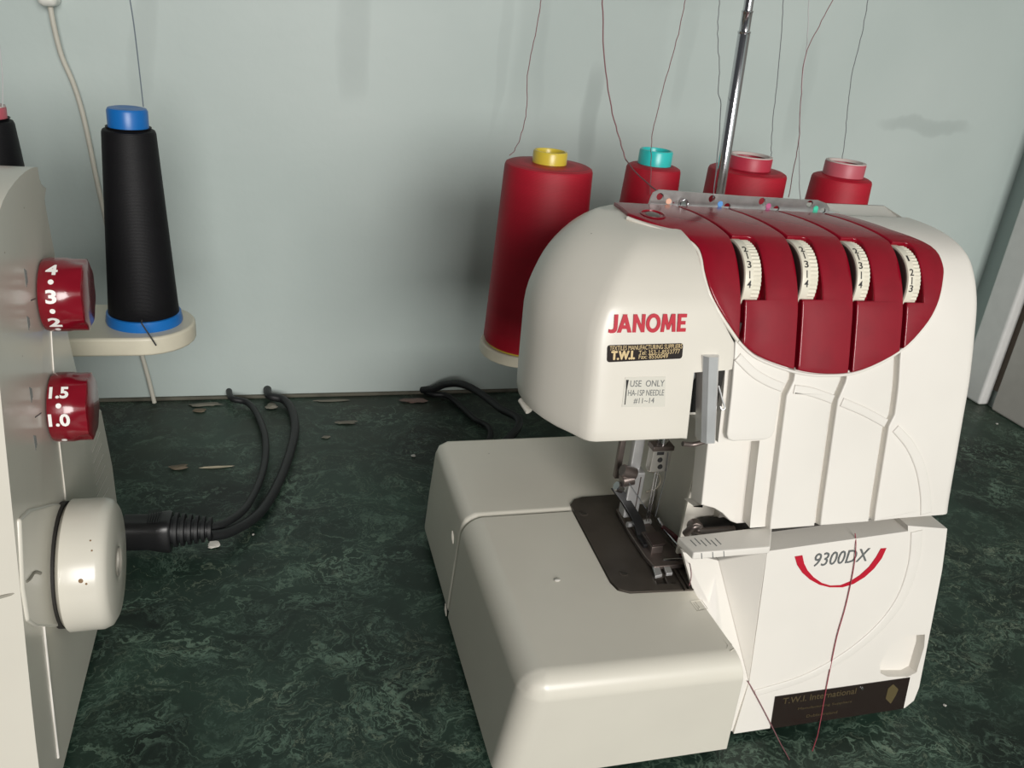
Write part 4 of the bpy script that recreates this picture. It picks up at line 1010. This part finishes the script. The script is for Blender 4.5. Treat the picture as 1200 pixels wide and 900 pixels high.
bt = [(0, 60, TY-10), (3, 90, TY-10), (3, 125, TY-8)]
bc_ = [ony(*p) for p in bt]; up_ = bc_[0]+(bc_[0]-bc_[1])*3.0
tag(bm_obj('thread_strand', tube_bm([up_]+smoothpath(bc_, 5), .35, 6), THRL), 'pale thread rising at the left edge from the pink-cored black cone', 'thread')
a = ony(166, 379, TY-35); b = ony(183, 405, TY-36)
tag(bm_obj('thread_strand', tube_bm([a+Vector((0, 2, 1.5)), a, (a+b)/2, b], .5, 6), mat('thread_black', (.03, .03, .03), .7)), 'short black thread end hanging over the front of the cream tray', 'thread')

# ================================================================== CORDS
def zt3(p, z): q = onz(p[0], p[1], z); return q
def cordset(label, paths, r, extra=None):
    t = thing('power_cord', onz(paths[0][0][0], paths[0][0][1], 0), label, 'cable')
    for P_ in paths: tube('cable', [onz(px, py, z) for px, py, z in P_], r, CORD, t, 12, 10)
    return t
pc = thing('power_cord', (-70, 562, 0), 'black plug with ribbed strain relief and two cords beside the cream handwheel', 'cable')
tube('cable', [onz(246, 618, 20), onz(266, 612, 17), onz(290, 592, 12), onz(308, 552, 8), onz(311, 515, 7), onz(302, 487, 5), onz(290, 472, 6), onz(272, 467, 8), Vector((-40, 832, 8))], 3.1, CORD, pc, 12, 10)
tube('cable', [onz(246, 628, 17), onz(272, 622, 12), onz(305, 600, 6), onz(330, 558, 5), onz(345, 510, 5), onz(343, 484, 6), onz(333, 469, 7), onz(316, 464, 9), Vector((-2, 832, 9))], 4.1, CORD, pc, 12, 10)
pA = onz(146, 624, 19); pB = onz(202, 621, 19); pC = onz(249, 622, 18)
dr = (pC-pA).normalized()
L1 = (pB-pA).length; L2 = (pC-pA).length
def sect(h, w, t, sh=0): return h, w, t
bm = bmesh.new(); rs = []
xx, yy, zz_ = dr, dr.cross(Vector((0, 0, 1))).normalized(), Vector((0, 0, 1))
for h, w, t in [(0, 11, 12), (L1*.5, 11, 12), (L1*.7, 12.5, 13), (L1*.95, 13, 14.5), (L1, 12, 13.5)]:
    ring = []
    for i in range(24):
        a = 2*math.pi*i/24; ca, sa = math.cos(a), math.sin(a)
        ring.append(bm.verts.new(pA+xx*h+yy*w*math.copysign(abs(ca)**.6, ca)+zz_*t*math.copysign(abs(sa)**.6, sa)))
    rs.append(ring)
for A, B in zip(rs, rs[1:]):
    for i in range(24): bm.faces.new((A[i], A[(i+1) % 24], B[(i+1) % 24], B[i]))
bm.faces.new(rs[0][::-1]); bm.faces.new(rs[-1])
plug = bm_obj('plug', bm, BLACKP, pc, sharp=50)
pr = [(0, 0)]
nrib = 6; LL = L2-L1
for i in range(nrib):
    h = LL*i/nrib; rr = 12.8-4.6*i/nrib
    pr += [(rr-2.6, h), (rr-2.6, h+LL/nrib*.35), (rr, h+LL/nrib*.42), (rr, h+LL/nrib*.9), (rr-2.6, h+LL/nrib*.97)]
pr += [(6, LL), (0, LL)]
lathe('strain_relief', pr, pB, dr, CORD, pc, 28, sharp=40)
for i in range(6):
    c_ = pA+xx*(L1*(.52+.05*i)); seg_mark('grip_rib', c_-yy*0+zz_*13.4+yy*8, c_+zz_*13.4-yy*8, .8, CORD, plug, (0, 0, 1), .5)
cd = thing('power_cord', (150, 760, 0), 'two black cords arching out from the wall foot behind the overlock machine', 'cable')
a0 = onz(496, 462, 3)
tube('cable', [Vector((a0.x, 831, 4)), ony(507, 456, 822), ony(522, 450.5, 812), ony(540, 450, 795), ony(560, 459, 775), ony(585, 478, 740), ony(608, 499, 700), Vector((175, 640, 6)), Vector((215, 600, 6)), Vector((300, 575, 8))], 3.9, CORD, cd, 12, 10)
tube('cable', [Vector((a0.x+2, 831, 3)), onz(508, 462, 4), onz(524, 464, 4), onz(540, 476, 4), onz(556, 491, 4), onz(575, 508, 4), Vector((172, 622, 4)), Vector((230, 590, 4))], 3.1, CORD, cd, 12, 10)
wc_ = thing('wall_cable', (-160, 825, 362), 'white cable with square white connector hanging down the wall left of the blue-cored cone', 'cable')
p0 = ony(40, -14, 808); p1 = ony(68, 9, 808)
q = bm_obj('connector', box_bm(p0.x, p1.x-1, 808, 831.5, p1.z, p0.z+14), mat('white_connector', (.78, .78, .72), .35), wc_); bevel(q, 5, 5)
cp_ = [(59, 8, 818), (63, 30, 819), (72, 65, 821), (86, 98, 824), (96, 130, 824), (104, 165, 824), (113, 210, 824), (122, 250, 824), (134, 300, 824), (150, 360, 824), (165, 412, 824), (173, 440, 822)]
tube('cable', [ony(*p) for p in cp_]+[onz(181, 472, 2.4)], 2.1, CABLE, wc_, 10, 8)

# ================================================================== CRUMBS ON THE WORKTOP
def flake(name, px, py, r, m, label, cat, squash=.35, seed=0, stretch=(1, 1), group=None):
    random.seed(seed); bm = bmesh.new(); bmesh.ops.create_icosphere(bm, subdivisions=2, radius=r)
    for v in bm.verts:
        v.co *= random.uniform(.55, 1.1); v.co.z *= squash; v.co.x *= stretch[0]; v.co.y *= stretch[1]
    mz = min(v.co.z for v in bm.verts); p = onz(px, py, 0)
    for v in bm.verts: v.co += Vector((p.x, p.y, -mz))
    return tag(bm_obj(name, bm, m, None), label, cat, group)
LINT = mat('white_lint', (.60, .58, .53), .8); BROWN = mat('brown_crumb', (.16, .13, .09), .8); GRIT = mat('grey_grit', (.19, .18, .145), .8)
flake('plaster_crumb', 250, 640, 5.2, LINT, 'white plaster crumb under the ribbed end of the black plug', 'crumb', seed=1)
flake('plaster_crumb', 484, 535, 2.6, LINT, 'small pale crumb left of the overlock machine bed', 'crumb', seed=2)
flake('plaster_crumb', 1168, 427+0, .01, LINT, '', '', seed=3) if False else None
flake('paint_speck', 1168, 497, 1.9, LINT, 'tiny white speck near the right worktop edge by the door', 'crumb', seed=4)
flake('paint_speck', 1107, 827, 1.3, LINT, 'tiny white speck right of the black dealer plate', 'crumb', seed=5)
flake('plaster_crumb', 318, 478, 7, GRIT, 'grey brown plaster bit between the ends of the two cords', 'crumb', seed=6)
flake('plaster_flake', 240, 475, 7.5, GRIT, 'flat plaster flake by the foot of the white cable', 'crumb', .18, 7, (2.6, .7))
flake('plaster_flake', 405, 496, 6.5, GRIT, 'flat grey flake alone on the worktop in the middle', 'crumb', .18, 8, (1.9, .7))
flake('plaster_crumb', 382, 513, 3.2, GRIT, 'small dull crumb in front of the flat grey flake', 'crumb', .3, 9, (1.6, .8))
flake('wood_splinter', 253, 548, 6, mat('splinter', (.40, .36, .26), .7), 'thin pale wood splinter lying above the plug', 'splinter', .15, 10, (2.9, .28))
flake('brown_crumb', 210, 549, 7, BROWN, 'brown crumb at the left end of the splinter', 'crumb', .25, 11, (1.4, .6))
flake('plaster_flake', 485, 471, 8, mat('reddish_grit', (.20, .14, .12), .8), 'reddish rubble flake at the foot of the cords behind the overlock machine', 'crumb', .25, 12, (2.0, .8))
flake('plaster_flake', 388, 470, 6, GRIT, 'long dusty flake against the wall foot', 'crumb', .15, 13, (3.4, .5))
flake('brown_crumb', 234, 482, 5, BROWN, 'dark crumb in front of the flake by the white cable', 'crumb', .3, 14, (1.5, .8))
flake('paint_speck', 297, 627, 1.2, LINT, 'tiny white speck right of the cords near the plug', 'crumb', seed=15)
p = hp((0, 0)) if False else None
# paint chip on the bed cover
q = onz(653, 680, 88); 
flk = bmesh.new(); bmesh.ops.create_icosphere(flk, subdivisions=2, radius=1.6)
for v in flk.verts: v.co = Vector((v.co.x*1.3, v.co.y*.9, v.co.z*.4+.3))+q
tag(bm_obj('plaster_crumb', flk, LINT), 'tiny white crumb lying on the machine cloth plate cover', 'crumb')

# ================================================================== LIGHT
def area(name, loc, target, sx, sy, power, col):
    l = bpy.data.lights.new(name, 'AREA'); l.shape = 'RECTANGLE'; l.size = sx; l.size_y = sy; l.energy = power; l.color = col
    o = bpy.data.objects.new(name, l); C.objects.link(o); o.location = loc
    o.rotation_euler = (Vector(target)-Vector(loc)).to_track_quat('-Z', 'Y').to_euler(); return o
area('window_light', (.20, -1.35, .68), (.15, .5, .1), .85, .75, 36, (1, .972, .935))
w = bpy.data.worlds.new('room'); bpy.context.scene.world = w; w.use_nodes = True
w.node_tree.nodes['Background'].inputs[0].default_value = (.92, .95, 1.0, 1); w.node_tree.nodes['Background'].inputs[1].default_value = .075
vs = bpy.context.scene.view_settings
vs.view_transform = 'Standard'; vs.look = 'None'; vs.gamma = 1; vs.use_curve_mapping = False; vs.exposure = 0
